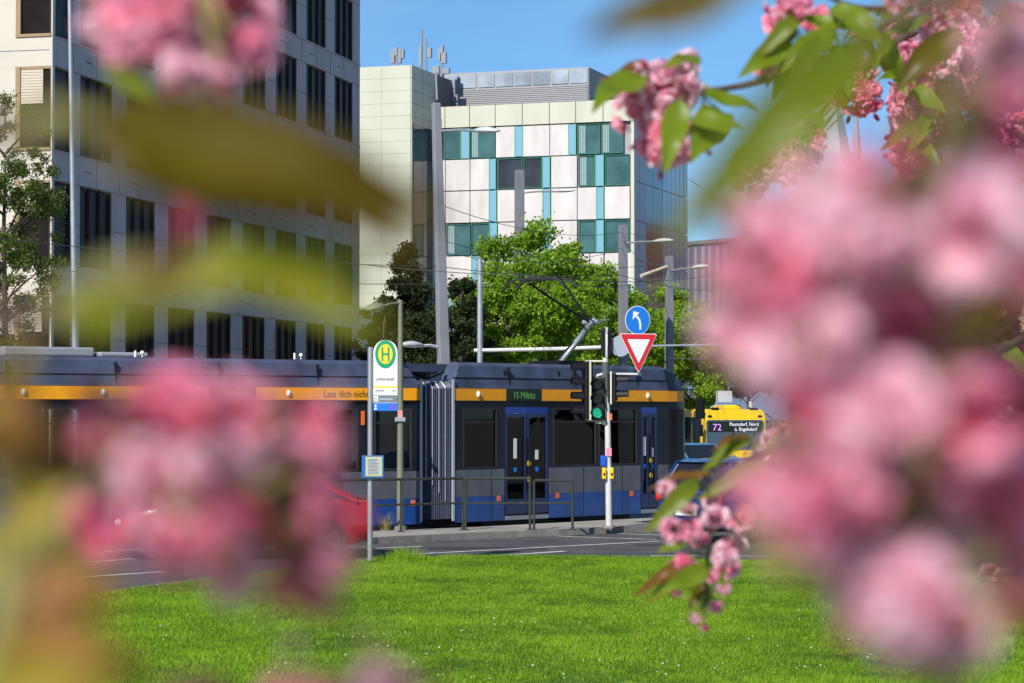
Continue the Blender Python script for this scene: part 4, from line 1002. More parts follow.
# overhead wires and hangers
def wire(pts, label, r=.009):
    P = []
    for (a, b) in zip(pts[:-1], pts[1:]):
        for i in range(12):
            u = i/12; p = a.lerp(b, u); p.z -= (b-a).length*.012*4*u*(1-u); P.append(p)
    P.append(pts[-1]); m = MB(); m.tube(P, r, 5); o = m.build('overhead_wire', mat('wire_dark', (.05, .05, .055), .6), base=P[0]); tag(o, label, 'wire', 'overhead tram wires')
wire([PT(-60, 232, 50), PT(436, 266, 58), PT(620, 275, 66), PT(760, 285, 90)], 'overhead wire sloping from the office front past the big mast to the blossoms')
wire([PT(340, 262, 54), PT(540, 276, 52.6), PT(760, 262, 80)], 'overhead contact wire resting on the pantograph head')
wire([PT(-40, 262, 52), PT(436, 284, 58)], 'overhead wire over the tram roof left of the big mast')
wire([PT(441, 205, 58), PT(623, 232, 88), PT(800, 240, 120)], 'overhead wire crossing the white panels right of the big mast')
wire([PT(441, 240, 58), PT(669, 262, 92), PT(790, 246, 110)], 'overhead wire running above the bright trees to the glass wing')
wire([PT(441, 252, 58), PT(623, 248, 88)], 'overhead wire between the big mast and the lamp left of the blue sign')
wire([PT(480, 262, 66), PT(562, 281, 60), PT(669, 268, 92)], 'overhead wire from the gantry post to the mast by the glass wing')
wire([PT(623, 240, 88), PT(690, 300, 70), PT(900, 320, 60)], 'overhead wire dropping from the lamp right of the trees into the blossoms')
wire([PT(690, 180, 126), PT(790, 232, 110)], 'thin high wire off the corner of the glass wing', .02)
wire([PT(669, 358, 80), PT(900, 357, 80)], 'low horizontal wire right of the red triangle sign', .02)

# ================================================================== VEHICLES
M_carglass = mat('car_glass', (.012, .014, .018), .05, spec=.6)
def car(name, label, paint, group=None, L=4.2, wd=1.75, ht=1.48, hatch=True, cat='car'):
    root = thing(name, label, cat, (0, 0, 0), group=group)
    hw = wd/2
    st = [(-L/2, .82, .42, .88), (-L/2+.10, .90, .30, .95), (-L/2+.5, .98, .2, 1.0), (-.8, 1.0, .2, .97), (.55, 1.0, .2, .95), (1.1, .99, .2, .92), (L/2-.55, .96, .2, .82), (L/2-.15, .86, .25, .70), (L/2, .72, .38, .58)]
    rings = []
    for x, k, zb, zt in st:
        h = [(k*hw*.9, zb), (k*hw, zb+.12), (k*hw*1.0, .55 if zt > .6 else zt-.1), (k*hw*.985, zt-.12), (k*hw*.93, zt-.02), (k*hw*.6, zt+.015)]
        rings.append([(x, a, b) for a, b in h]+[(x, -a, b) for a, b in reversed(h)])
    m = MB(); m.loft(rings); body = m.build('body', paint, root, smooth='auto', bevel=.0)
    # greenhouse
    xr0, xr1, xf1, xf0 = (-L/2+.12, -L/2+.48, .15, .98) if hatch else (-L/2+.25, -L/2+1.15, .15, .98)
    def ringc(x0, y0, z0, x1, y1, z1): pass
    zb = .93; zt = ht
    yb, yt = hw*.93, hw*.74
    m = MB(); m.loft([[(xr0, -yb, zb), (xf0, -yb, zb), (xf0, yb, zb), (xr0, yb, zb)], [(xr1, -yt, zt-.05), (xf1, -yt, zt-.05), (xf1, yt, zt-.05), (xr1, yt, zt-.05)]]); m.build('windows', M_carglass, root, bevel=.03)
    m = MB(); m.loft([[(xr1-.07, -yt-.01, zt-.06), (xf1+.06, -yt-.01, zt-.06), (xf1+.06, yt+.01, zt-.06), (xr1-.07, yt+.01, zt-.06)], [(xr1+.12, -yt+.1, zt), (xf1-.1, -yt+.1, zt), (xf1-.1, yt-.1, zt), (xr1+.12, yt-.1, zt)]]); m.build('roof', paint, root, smooth='auto')
    for s in (-1, 1):
        for (xa, xb) in ((xr0, xr1), (xf0, xf1), (-.45, -.38)):
            m = MB(); m.tube([(xa, s*(yb+.0), zb), (xb, s*(yt+.005), zt-.05)], .035, 6); m.build('pillar', paint, root)
    for s in (-1, 1):
        for x in (-L/2+.78, L/2-.82):
            m = MB(); m.disc(Fr((x, s*(hw-.11), .33)), 0, 0, .345, .345, -.11, .11, 26); m.disc(Fr((x, s*(hw-.02), .33)), 0, 0, .36, .36, -.005, .005, 26); wt = m.build('wheel', M_rubber, root)
            m = MB(); f = Fr((x, s*hw, .33))
            for k in range(5):
                a = k*2*math.pi/5; ex = Vector((math.cos(a), 0, math.sin(a))); ez = Vector((-math.sin(a), 0, math.cos(a)))
                m.box(Fr(f(0, 0, 0), ex, (0, 1, 0), ez), .02, .21, -.01, .008, -.03, .03)
            m.tube([f(.22*math.cos(q), 0, .22*math.sin(q)) for q in [2*math.pi*j/24 for j in range(25)]], .018, 5, cap=False); m.disc(f, 0, 0, .05, .05, -.012, .012, 12); m.build('rim', M_chrome, wt)
        m = MB(); m.ball((-L/2+.05, s*(hw*.80), .82), .06, .13, .09); m.build('tail_light', mat('tail_light_red', (.55, .01, .01), .2), root)
        m = MB(); m.ball((L/2-.10, s*(hw*.66), .60), .09, .15, .07); m.build('headlight', mat('headlight', (.7, .7, .72), .1), root)
        m = MB(); m.ball((.85, s*(hw+.07), .98), .09, .09, .07); m.build('wing_mirror', paint, root)
        m = MB(); m.box(W, -.15, .0, s*hw*.99-.01, s*hw*.99+.02, .78, .80); m.build('handle', M_chrome, root)
    m = MB(); m.box(W, -L/2-.02, -L/2+.05, -.26, .26, .50, .61); m.build('number_plate', M_white, root)
    m = MB(); m.box(W, -L/2+.0, -L/2+.1, -hw*.8, hw*.8, .28, .42); m.build('rear_bumper', M_dark, root)
    return root
p_blue = mat('dark_blue_paint', (.012, .035, .16), .25, .3, coat=.8); p_red = mat('red_paint', (.38, .006, .008), .25, coat=.8); p_lb = mat('light_blue_paint', (.10, .26, .48), .25, .3, coat=.8); p_grey = mat('silver_paint', (.35, .36, .38), .3, .6, coat=.6)
c1 = car('parked_car', 'dark blue hatchback passing the tram front, rear towards the camera', p_blue, L=4.2, ht=1.53); q = PG(722, 545); ang = R(43)
e = Vector((math.cos(ang), math.sin(ang), 0)); nn = Vector((-e.y, e.x, 0)); c1.location = q+e*2.1+nn*.87; c1.rotation_euler[2] = ang; c1.location.z = .004
c2 = car('parked_car', 'red car on the road half hidden behind the left blossoms', p_red, ht=1.40, hatch=False); q = PG(362, 560); ang = R(185); e = Vector((math.cos(ang), math.sin(ang), 0)); c2.location = Vector((q.x-2.0, q.y+.8, .004)); c2.rotation_euler[2] = ang
c3 = car('parked_car', 'light blue car far off between the tram front and the yellow bus', p_lb, ht=1.42); q = PT(694, 470, 76); c3.location = (q.x, 76, .004); c3.rotation_euler[2] = R(-62)
c4 = car('parked_car', 'dark blue car cut by the left edge behind the blossoms', p_blue); q = PG(-55, 535); c4.location = (q.x, q.y, .004); c4.rotation_euler[2] = R(20)

def bus():
    Y = 93; b = PT(735, 470, Y); s = FPX/Y
    root = thing('city_bus', 'yellow city bus coming head-on with a lit destination display', 'bus', (b.x, Y, 0)); root.rotation_euler[2] = 0
    yaw = R(8); ex = Vector((math.cos(yaw), math.sin(yaw), 0)); ey = Vector((-math.sin(yaw), math.cos(yaw), 0)); F = Fr((b.x, Y, 0), ex, ey)
    hw = 64/s/2; zt = PT(735, 409, Y).z
    def ring(x, k, z0, z1, top): return [F(-hw*k, x, z0), F(hw*k, x, z0), F(hw*k, x, z1), F(hw*k*.97, x, top-.08), F(hw*k*.88, x, top), F(-hw*k*.88, x, top), F(-hw*k*.97, x, top-.08), F(-hw*k, x, z1)]
    m = MB(); m.loft([ring(0.0, .97, .3, 2.2, zt-.05), ring(.25, 1, .28, 2.3, zt), ring(11.5, 1, .28, 2.3, zt), ring(11.8, .97, .3, 2.2, zt-.05)]); m.build('body', M_yellow, root, smooth='auto')
    m = MB(); zw = zt-.42
    m.prism([F(-hw*.90, -.03, .95), F(hw*.90, -.03, .95), F(hw*.92, -.03, zw-.08), F(hw*.86, -.03, zw), F(-hw*.86, -.03, zw), F(-hw*.92, -.03, zw-.08)], ey*.028); ws = m.build('windscreen', mat('bus_windscreen', (.05, .09, .14), .08, spec=.8), root)
    m = MB(); m.box(F, -hw*.86, hw*.86, -.045, -.031, zw-.46, zw-.06); ds = m.build('destination_display', M_leddark, root)
    Mt = mat('display_white', (.6, .6, .7), .5, emit=(.7, .75, 1), estr=.6); Mm = mat('display_magenta', (.5, .2, .7), .5, emit=(.6, .25, .9), estr=.7)
    text_mesh('line_number', '72', .36, Fr(F(-hw*.72, -.05, zw-.40), ex, ey, W.z), Mm, ds, ext=.001)
    text_mesh('destination_text', 'Paunsdorf, Nord', .20, Fr(F(-hw*.18, -.05, zw-.23), ex, ey, W.z), Mt, ds, ext=.001, sx=.85)
    text_mesh('via_text', 'ü. Engelsdorf', .20, Fr(F(-hw*.02, -.05, zw-.42), ex, ey, W.z), Mt, ds, ext=.001, sx=.85)
    for sx in (-1, 1):
        m = MB(); m.box(F, sx*hw*.88-.12, sx*hw*.88+.12, -.03, .0, .55, .75); m.build('headlight', mat('headlight', (.7,)*3), root)
        m = MB(); x = sx*(hw+.16); m.tube([F(sx*hw*.95, .0, zt-.15), F(x, -.22, zt-.35), F(x, -.22, zt-.6)], .03, 6); m.box(F, x-.09, x+.09, -.26, -.18, zt-1.05, zt-.6); m.build('wing_mirror', M_dark, root, bevel=.02)
        m = MB()
        for i in range(7): m.box(F, sx*hw-.01 if sx > 0 else -hw-.012, sx*hw+.012 if sx > 0 else -hw+.01, .6+i*1.55, .6+i*1.55+1.45, 1.1, 2.2)
        m.build('side_windows', M_carglass, root)
        for yy in (2.5, 8.5): m = MB(); m.disc(Fr(F(sx*(hw-.12), yy, .46), ey, ex), 0, 0, .46, .46, -.13, .13, 22); m.build('wheel', M_rubber, root)
        m = MB(); m.box(F, sx*hw*.62-.14, sx*hw*.62+.14, -.01, .3, zt-.02, zt+.05); m.build('marker_lamp', M_dark, root)
        m = MB(); m.disc(F, sx*hw*.8, zt-.28, .09, .05, -.02, .0, 10); m.build('front_lamp', M_dark, root)
    for xw in (-.3, .5): m = MB(); m.tube([F(xw, -.06, 1.0), F(xw+.25, -.06, 1.6)], .02, 5); m.build('wiper', M_dark, root)
    m = MB(); m.box(F, -.35, .35, .4, 2.2, zt, zt+.16); m.build('roof_unit', M_yellow, root, bevel=.04)
    m = MB(); m.tube([F(-hw*.7, .4, zt+.01), F(-hw*.7, .4, zt+.07), F(-.5, .4, zt+.14)], .02, 5); m.tube([F(hw*.7, .4, zt+.01), F(.5, .4, zt+.12)], .02, 5); m.tube([F(hw*.62, .6, zt), F(hw*.62, .6, zt+.3)], .07, 8); m.build('roof_rails', M_pole, root)
    m = MB(); m.box(F, -hw*.6, hw*.6, -.03, 0, .45, .85); m.build('front_panel', M_yellow, root)
bus()
# small traffic sign behind the bus
r_, t_, b_ = pole('direction_sign', 'small grey sign board on a post behind the yellow bus', 'sign', 717, 391, 410, 104, 2.5, 2.5, M_metal)
mb = MB(); q = PT(725, 397, 104); mb.box(Fr(q), -.34, .30, -.03, .03, -.22, .26); mb.build('board', mat('board_grey', (.45, .47, .50), .5), r_)

# people far behind, bollards
def person(px, Y, h, coat, legs, skin, label, hairc, yaw=0, stride=.12):
    b = PT(px, 450, Y); root = thing('person', label, 'person', (0, 0, 0)); k = h/1.75
    nodes = [((0, 0, .95), .13), ((0, 0, 1.15), .13), ((0, 0, 1.38), .15), ((0, 0, 1.50), .06), ((0, 0, 1.57), .055), ((.0, -.01, 1.66), .095), ((0, -.005, 1.73), .07),
             ((.19, 0, 1.40), .06), ((.24, .03, 1.12), .05), ((.23, -.08, .88), .038), ((.23, -.10, .80), .035), ((-.19, 0, 1.40), .06), ((-.24, -.02, 1.12), .05), ((-.23, -.10, .90), .038), ((-.23, -.13, .82), .035),
             ((.09, 0, .88), .095), ((.10, -stride, .48), .065), ((.10, -stride*.9, .09), .045), ((.10, -stride*.9-.14, .04), .038), ((-.09, 0, .88), .095), ((-.10, stride*.7, .48), .065), ((-.10, stride*1.6, .10), .045), ((-.10, stride*1.6-.13, .04), .038)]
    ed = [(0, 1), (1, 2), (2, 3), (3, 4), (4, 5), (5, 6), (2, 7), (7, 8), (8, 9), (9, 10), (2, 11), (11, 12), (12, 13), (13, 14), (0, 15), (15, 16), (16, 17), (17, 18), (0, 19), (19, 20), (20, 21), (21, 22)]
    me = bpy.data.meshes.new('person'); me.from_pydata([tuple(c*k for c in n[0]) for n in nodes], ed, [])
    sv = me.skin_vertices
    o = bpy.data.objects.new('body', me); COL.objects.link(o); o.modifiers.new('s', 'SKIN'); 
    for i, n in enumerate(nodes): me.skin_vertices[0].data[i].radius = (n[1]*k, n[1]*k*.85)
    me.skin_vertices[0].data[0].use_root = True
    ss = o.modifiers.new('u', 'SUBSURF'); ss.levels = 1; ss.render_levels = 1
    dg = bpy.context.evaluated_depsgraph_get(); m2 = bpy.data.meshes.new_from_object(o.evaluated_get(dg)); o.modifiers.clear(); o.data = m2
    for mm in (coat, legs, skin): m2.materials.append(mm)
    for f in m2.polygons:
        c = f.center/k; f.use_smooth = True
        f.material_index = 2 if (c.z > 1.52 or (abs(c.x) > .17 and c.z < .86)) else (1 if c.z < .92 else 0)
    o.parent = root; ROOT[root] = Vector((0, 0, 0))
    m = MB(); m.ball((0, .02*k, 1.70*k), .10*k, .105*k, .10*k); m.build('hair', hairc, root, smooth=True)
    m = MB(); m.ball((0, -.10*k, 1.655*k), .014*k, .02*k, .02*k, 6, 4); m.build('nose', skin, root)
    root.location = (b.x, Y, .12 if Y < 75 else 0.0); root.rotation_euler[2] = yaw
M_skin = mat('skin', (.50, .30, .22), .6); M_hd = mat('hair_dark', (.03, .02, .015), .7); M_cb = mat('black_cloth', (.015, .015, .02), .8); M_cw = mat('white_cloth', (.7, .7, .72), .8); M_cr = mat('red_cloth', (.65, .10, .05), .8); M_j = mat('jeans', (.05, .08, .15), .8)
person(684, 112, 1.72, M_cb, M_j, M_skin, 'person in a black coat with hair tied, walking far behind the tram front', M_hd, .3)
person(687, 118, 1.76, M_cr, M_cb, M_skin, 'person in a red top walking among the far crowd', M_hd, -.2)
person(691.5, 110, 1.70, M_cw, M_j, M_skin, 'person in a white shirt and jeans far beyond the tram front', M_hd, .1)
person(697, 114, 1.74, M_cb, M_cb, M_skin, 'person all in black standing nearest the bus mirror', M_hd, -.4)
# kiosk tents beyond (white patches between trees and tram)
for px, lab in ((688, 'low white awning behind the person in the red top'), (697, 'low white awning nearer the yellow bus')):
    q = PT(px, 430, 128); root = thing('market_awning', lab, 'awning', (q.x, 128, 0)); f = Fr((q.x, 128, 0))
    m = MB(); m.loft([[f(-.45, -.6, 1.75), f(.40, -.6, 1.75), f(.40, .6, 1.75), f(-.45, .6, 1.75)], [f(-.1, -.1, 2.15), f(.1, -.1, 2.15), f(.1, .1, 2.15), f(-.1, .1, 2.15)]]); m.build('canopy', M_cw, root)
    for sx in (-.4, .36): m = MB(); m.tube([f(sx, -.5, 0), f(sx, -.5, 1.75)], .03, 6); m.build('leg', M_metal, root)
M_truss = mat('pale_truss', (.6, .58, .62), .5)
# pale crossarm gear glimpsed between the blossoms
r_, t_, b_ = pole('overhead_mast', 'far mast with pale cross gear glimpsed between the pink blossoms', 'mast', 842, 290, 420, 70, 4, 6, M_mast)
mb = MB()
for dy in (0, 7, 14): mb.tube([PT(822, 297+dy, 70), PT(862, 300+dy, 70)], .03, 6)
for dx in (0, 10, 20, 30): mb.tube([PT(824+dx, 297, 70), PT(832+dx, 313, 70)], .02, 5)
mb.build('cross_gear', M_truss, r_)

# ================================================================== CHERRY BLOSSOM
M_petal = mat('cherry_petal', (.8, .4, .5), .85, attr='Col', transl=.5, spec=.03)
M_cleaf = mat('cherry_leaf', (.2, .3, .03), .4, attr='Col', transl=.55, spec=.35)
M_twig = mat('cherry_twig', (.10, .06, .045), .85, noise=.3, nscale=60, bump=.4, bscale=200)
M_ped = mat('pedicel_green', (.22, .20, .06), .6)
def flower_np(r, tone, rad=.023):
    """double flower facing +z : returns verts, colours (quads)"""
    V, C = [], []
    deep = np.array([.95, .08, .28]); mid = np.array([1.0, .40, .57]); pale = np.array([1.0, .80, .86])
    for (n, R_, el, ph) in ((9, rad, .10, 0), (9, rad*.92, .40, .3), (7, rad*.80, .72, .1), (5, rad*.58, 1.1, .5)):
        for i in range(n):
            a = ph+2*math.pi*i/n+r.normal()*.12; e = el+r.normal()*.2; L = R_*(.9+.25*r.random()); wv = L*.36
            ux = np.array([math.cos(a), math.sin(a), 0]); vy = np.array([-math.sin(a), math.cos(a), 0])
            rowsv = []
            for j, (t, ww, cu) in enumerate(((.05, .25, 0), (.45, .95, .02), (.8, 1.05, .09), (1.0, .62, .20))):
                ee = e+cu*3*(.6 if el < 1 else .9); c = ux*L*t*math.cos(ee)+np.array([0, 0, 1])*L*t*math.sin(ee)
                nrm = -ux*math.sin(ee)+np.array([0, 0, math.cos(ee)])
                for kx in (-1, 0, 1):
                    q = c+vy*wv*ww*kx+nrm*(abs(kx)*.09*L)+r.normal(size=3)*.0011
                    if kx == 0 and j == 3: q = q-ux*L*.10*math.cos(ee)
                    rowsv.append(q)
            tn = np.clip(tone+r.normal()*.18+(.15 if el > 1 else 0), 0, 1)
            base = deep*(1-tn)+pale*tn if tn < .5 else mid*(2-2*tn)+pale*(2*tn-1)
            if tn < .5: base = deep*(1-2*tn)+mid*2*tn
            for j in range(3):
                for kx in range(2):
                    idx = [j*3+kx, j*3+kx+1, (j+1)*3+kx+1, (j+1)*3+kx]
                    for ii in idx:
                        V.append(rowsv[ii]); f = (ii//3)/3; C.append((base*.6+deep*.4)*(1-f)+(base*.68+pale*.32)*f)
    return np.array(V), np.array(C)
def rot_to(n, r):
    n = n/np.linalg.norm(n); a = np.cross(n, r.normal(size=3)); a /= np.linalg.norm(a); b = np.cross(n, a); return np.stack([a, b, n], 1)
def cluster_mesh(seed, nf, rad, tone, buds=4, hang=False, depth=1.0):
    r = np.random.default_rng(seed); Vs, Cs = [], []
    dirs = []
    while len(dirs) < nf:
        d = r.normal(size=3); d /= np.linalg.norm(d)
        if all(np.dot(d, q) < 1-.9/nf for q in dirs): dirs.append(d)
        elif r.random() < .02: dirs.append(d)
    for d in dirs:
        v, c = flower_np(r, tone+r.normal()*.13, .021+.004*r.random())
        M = rot_to(d+r.normal(size=3)*.2, r); p = d*(rad-.018)*np.array([1, 1, depth])*(.85+.25*r.random())
        if hang: p = p*np.array([.8, .8, 1.6])
        Vs.append(v@M.T+p); Cs.append(c)
    for _ in range(buds):   # buds: small deep ovals made of quads
        d = r.normal(size=3); d[2] = -abs(d[2]); d /= np.linalg.norm(d); p = d*(rad*1.05+.008)*(np.array([.9, .9, 1.7]) if hang else 1); M = rot_to(d, r); n1_, n2_ = 6, 4; L, w_ = .010, .0055
        g = np.array([[w_*math.sin(math.pi*i/n2_)*math.cos(2*math.pi*k/n1_), w_*math.sin(math.pi*i/n2_)*math.sin(2*math.pi*k/n1_), -L*math.cos(math.pi*i/n2_)] for i in range(n2_+1) for k in range(n1_)])
        q = [[i*n1_+k, i*n1_+(k+1) % n1_, (i+1)*n1_+(k+1) % n1_, (i+1)*n1_+k] for i in range(n2_) for k in range(n1_)]
        v = g[np.array(q).ravel()]@M.T+p; Vs.append(v); Cs.append(np.tile(np.array([.62, .10, .20]) if r.random() < .6 else np.array([.85, .55, .62]), (len(v), 1)))
        # pedicel
        e = p*.1; a = M[:, 0]*.0009; 
        v = np.array([e-a, e+a, p+a, p-a]); Vs.append(v); Cs.append(np.tile(np.array([.25, .22, .06]), (4, 1)))
    V = np.concatenate(Vs); C = np.concatenate(Cs)
    me_o = mesh_np('tmp', V, 4, np.arange(len(V)), M_petal, C); me = me_o.data; bpy.data.objects.remove(me_o)
    bm = bmesh.new(); bm.from_mesh(me); bmesh.ops.remove_doubles(bm, verts=bm.verts, dist=.00002); bm.to_mesh(me); bm.free()
    me.polygons.foreach_set('use_smooth', [True]*len(me.polygons)); me.name = 'blossom_cluster'; return me
CL = {}
for tn, val in (('pale', .92), ('mid', .64), ('deep', .34), ('dusk', .05)):
    CL[tn] = [cluster_mesh(100+i+int(val*1000), 15, .052, val) for i in range(3)]
    CL[tn+'_small'] = [cluster_mesh(300+i+int(val*1000), 4, .030, val, buds=2) for i in range(2)]
CL['hang'] = [cluster_mesh(700+i, 13, .040, .74, buds=9, hang=True) for i in range(2)]
def leaf_mesh(seed, c1, c2, wr=.36, curl=.25, fold=.25):
    r = np.random.default_rng(seed); n = 12; V, C, Fc = [], [], []
    for i in range(n+1):
        t = i/n; wv = wr*.5*(math.sin(math.pi*min(1, t**.75))**.85)*(1-.15*t)+.004
        if i == n: wv = .003
        x = t; zc = -curl*t*t+.04*math.sin(t*9+seed)
        for k in (-1, -.55, 0, .55, 1):
            ser = (1+.05*(i % 2)) if abs(k) == 1 else 1
            V.append((x+.02*abs(k), k*wv*ser, zc+fold*abs(k)*wv+.01*math.sin(i*2.1+k*4))); m_ = t*.6+.4*abs(k); C.append(np.array(c1)*(1-m_)+np.array(c2)*m_)
    idx = []
    for i in range(n):
        for k in range(4): idx += [i*5+k, i*5+k+1, (i+1)*5+k+1, (i+1)*5+k]
    o = mesh_np('leaf', np.array(V), 4, np.array(idx), M_cleaf, np.array(C), smooth=True); me = o.data; bpy.data.objects.remove(o); me.name = 'leaf'; return me
LV = {'green': [leaf_mesh(i, (.19, .28, .015), (.25, .33, .02)) for i in range(3)],
      'lime': [leaf_mesh(10+i, (.30, .32, .02), (.36, .36, .03), wr=.30) for i in range(2)],
      'olive': [leaf_mesh(20+i, (.17, .135, .004), (.12, .075, .006), wr=.34) for i in range(2)],
      'bronze': [leaf_mesh(30+i, (.20, .12, .03), (.22, .07, .025), wr=.3) for i in range(2)],
      'slim': [leaf_mesh(60+i, (.16, .24, .012), (.24, .26, .02), wr=.26, curl=.45) for i in range(2)],
      'slimbronze': [leaf_mesh(65+i, (.22, .12, .02), (.24, .09, .02), wr=.2, curl=.4) for i in range(2)],
      'orange': [leaf_mesh(40+i, (.50, .17, .06), (.45, .30, .06), wr=.4) for i in range(2)],
      'yellow': [leaf_mesh(50+i, (.50, .42, .05), (.45, .30, .05), wr=.45) for i in range(2)]}
def branch(label, stem, items, leaves, r0=.006, r1=.002, group='flowering cherry branches around the view'):
    P = [PT(*p) for p in stem]; root = thing('cherry_branch', label, 'branch', P[0], group=group); off = P[0]
    # smooth stem
    pts = []
    for i in range(len(P)-1):
        a, b = P[i], P[i+1]; pa = P[max(0, i-1)]; pb = P[min(len(P)-1, i+2)]
        for k in range(6):
            t = k/6; h = lambda A, B, C_, D: .5*((2*B)+(-A+C_)*t+(2*A-5*B+4*C_-D)*t*t+(-A+3*B-3*C_+D)*t**3)
            pts.append(h(pa, a, b, pb))
    pts.append(P[-1]); n = len(pts)
    m = MB(); m.tube(pts, [r0+(r1-r0)*i/(n-1) for i in range(n)], 8); m.build('twig', M_twig, root, smooth=True)
    for i, (px, py, Y, rp, tone) in enumerate(items):
        c = PT(px, py, Y); me = CL[tone][i % len(CL[tone])]; base = .034 if 'small' in tone else .058
        sc_ = rp*Y/FPX/base
        o = bpy.data.objects.new('blossom_cluster', me); COL.objects.link(o); o.parent = root; o.location = c-off; o.scale = (sc_,)*3
        o.rotation_euler = (rnd.uniform(-.3, .3), rnd.uniform(-.3, .3), rnd.uniform(0, 6.28)) if tone == 'hang' else (rnd.uniform(0, 6.28), rnd.uniform(0, 6.28), rnd.uniform(0, 6.28))
        q = min(pts, key=lambda p: (p-c).length); dist = (q-c).length
        if dist > .01:
            for k in range(2 if dist < .2 else 1):
                j = Vector((rnd.uniform(-1, 1), rnd.uniform(-1, 1), rnd.uniform(-1, 1)))*.012; pd = MB(); pd.tube([q, q.lerp(c, .5)+Vector((0, 0, -.005))+j*.6, c+j], .0011 if dist < .15 else .002, 5); pd.build('flower_stalk', M_ped, root)
    for i, (xa, ya, Ya, xb, yb, Yb, kind, roll) in enumerate(leaves):
        a, b = PT(xa, ya, Ya), PT(xb, yb, Yb); me = LV[kind][i % len(LV[kind])]; d = (b-a); L = d.length; ex = d.normalized(); ref = Vector((0, -math.cos(roll), math.sin(roll)))  # blade normal, roll 0 faces the camera
        ez = (ref-ex*ref.dot(ex)).normalized(); ey = ez.cross(ex)
        o = bpy.data.objects.new('leaf', me); COL.objects.link(o); o.parent = root
        M = Matrix((ex, ey, ez)).transposed().to_4x4(); M.translation = a-off
        o.matrix_local = M@Matrix.Scale(L, 4)
        q = min(pts, key=lambda p: (p-a).length)
        if (q-a).length > .006: pd = MB(); pd.tube([q, q.lerp(a, .5)+Vector((0, 0, .003)), a], .0012, 5); pd.build('leaf_stalk', M_ped, root)
    return root
# --- top left
branch('cherry branch hanging in at the top left with one pink cluster and a bright leaf',
       [(-120, -260, 1.020), (60, -90, 0.782), (190, -40, 0.680)],
       [(150, 22, 0.680, 66, 'mid'), (225, 30, 0.694, 70, 'mid'), (190, 68, 0.660, 30, 'pale_small'), (110, 10, 0.700, 40, 'pale_small'), (212, 75, 0.680, 34, 'mid_small')],
       [(105, 60, 0.680, 150, 88, 0.666, 'green', .4)])
branch('cherry twig with a long olive leaf reaching across the upper left',
       [(-260, 60, 0.422), (-60, 110, 0.340), (20, 140, 0.306)],
       [], [(85, 128, 0.306, 418, 192, 0.292, 'olive', .1), (100, 128, .30, 418, 188, .29, 'olive', .75), (110, 134, .31, 380, 172, .30, 'olive', .6), (70, 128, 0.313, 300, 165, 0.320, 'olive', .8), (60, 120, 0.306, 200, 150, 0.320, 'green', 1.1)], r0=.004, r1=.0012)
branch('cherry twig with lime young leaves and a pink bud at the mid left',
       [(-260, 330, 0.408), (-60, 320, 0.340), (60, 318, 0.306)],
       [(182, 218, 0.422, 20, 'deep_small')],
       [(70, 325, 0.299, 215, 255, 0.286, 'lime', .5), (185, 268, .30, 385, 262, .30, 'lime', .1), (60, 318, .30, 190, 280, .30, 'green', .2), (130, 285, .29, 200, 240, .29, 'bronze', .3), (150, 262, 0.306, 372, 275, 0.292, 'lime', .9), (120, 290, 0.313, 230, 238, 0.306, 'green', .6), (110, 285, 0.299, 215, 262, 0.299, 'bronze', .7)], r0=.004, r1=.0012)
# --- left mass
branch('cherry branch with the big dusky pink mass at the lower left',
       [(-260, 640, 0.510), (-40, 560, 0.449), (120, 480, 0.408), (250, 440, 0.408)],
       [(175, 405, 0.422, 40, 'deep_small'), (300, 590, 0.408, 36, 'deep_small'), (340, 555, 0.408, 26, 'pale_small'), (200, 520, 0.381, 50, 'deep'), (150, 470, 0.381, 40, 'pale_small'), (240, 420, 0.394, 46, 'deep_small'), (170, 440, 0.422, 78, 'deep'), (255, 500, 0.408, 84, 'deep'), (120, 430, 0.435, 46, 'deep_small'), (225, 470, 0.374, 46, 'pale_small'), (160, 545, 0.381, 34, 'pale_small'), (225, 560, 0.408, 46, 'pale_small'), (290, 440, 0.435, 60, 'deep'), (310, 545, 0.408, 50, 'deep_small'), (100, 520, 0.408, 40, 'deep_small')],
       [(20, 500, 0.340, 90, 560, 0.340, 'yellow', .3)])
branch('cherry twig with yellow and orange young leaves at the lower left edge',
       [(-200, 760, 0.408), (-40, 640, 0.354), (20, 520, 0.340)],
       [(70, 665, 0.374, 30, 'deep_small'), (10, 590, 0.408, 30, 'deep_small')],
       [(0, 440, 0.340, 20, 340, 0.340, 'yellow', .3), (-10, 470, 0.326, 90, 400, 0.340, 'bronze', .5), (0, 560, 0.326, 70, 480, 0.326, 'yellow', .3), (20, 600, 0.313, 110, 560, 0.313, 'orange', .4), (0, 640, 0.313, 130, 650, 0.313, 'orange', .3), (-20, 690, 0.306, 90, 690, 0.306, 'yellow', .3), (40, 480, 0.340, 120, 440, 0.340, 'bronze', .4), (10, 520, .33, 60, 640, .33, 'olive', .2), (30, 590, .32, 125, 600, .32, 'orange', .1), (60, 560, .32, 75, 690, .32, 'bronze', .1), (-20, 420, .33, 60, 500, .33, 'olive', .2), (0, 660, .31, 120, 700, .31, 'yellow', .1), (-10, 380, .33, 40, 450, .33, 'orange', .1), (30, 480, .33, 50, 590, .33, 'yellow', .1), (90, 640, .33, 160, 690, .33, 'bronze', .2), (-30, 560, .33, 50, 600, .33, 'lime', .1)], r0=.004, r1=.0012)
branch('cherry spray with pale pink tops along the bottom edge',
       [(180, 900, 0.408), (260, 760, 0.374), (330, 720, 0.354)],
       [(310, 715, 0.374, 60, 'mid'), (390, 700, 0.381, 42, 'pale_small'), (190, 718, 0.374, 40, 'deep_small')], [], r0=.004, r1=.0015)
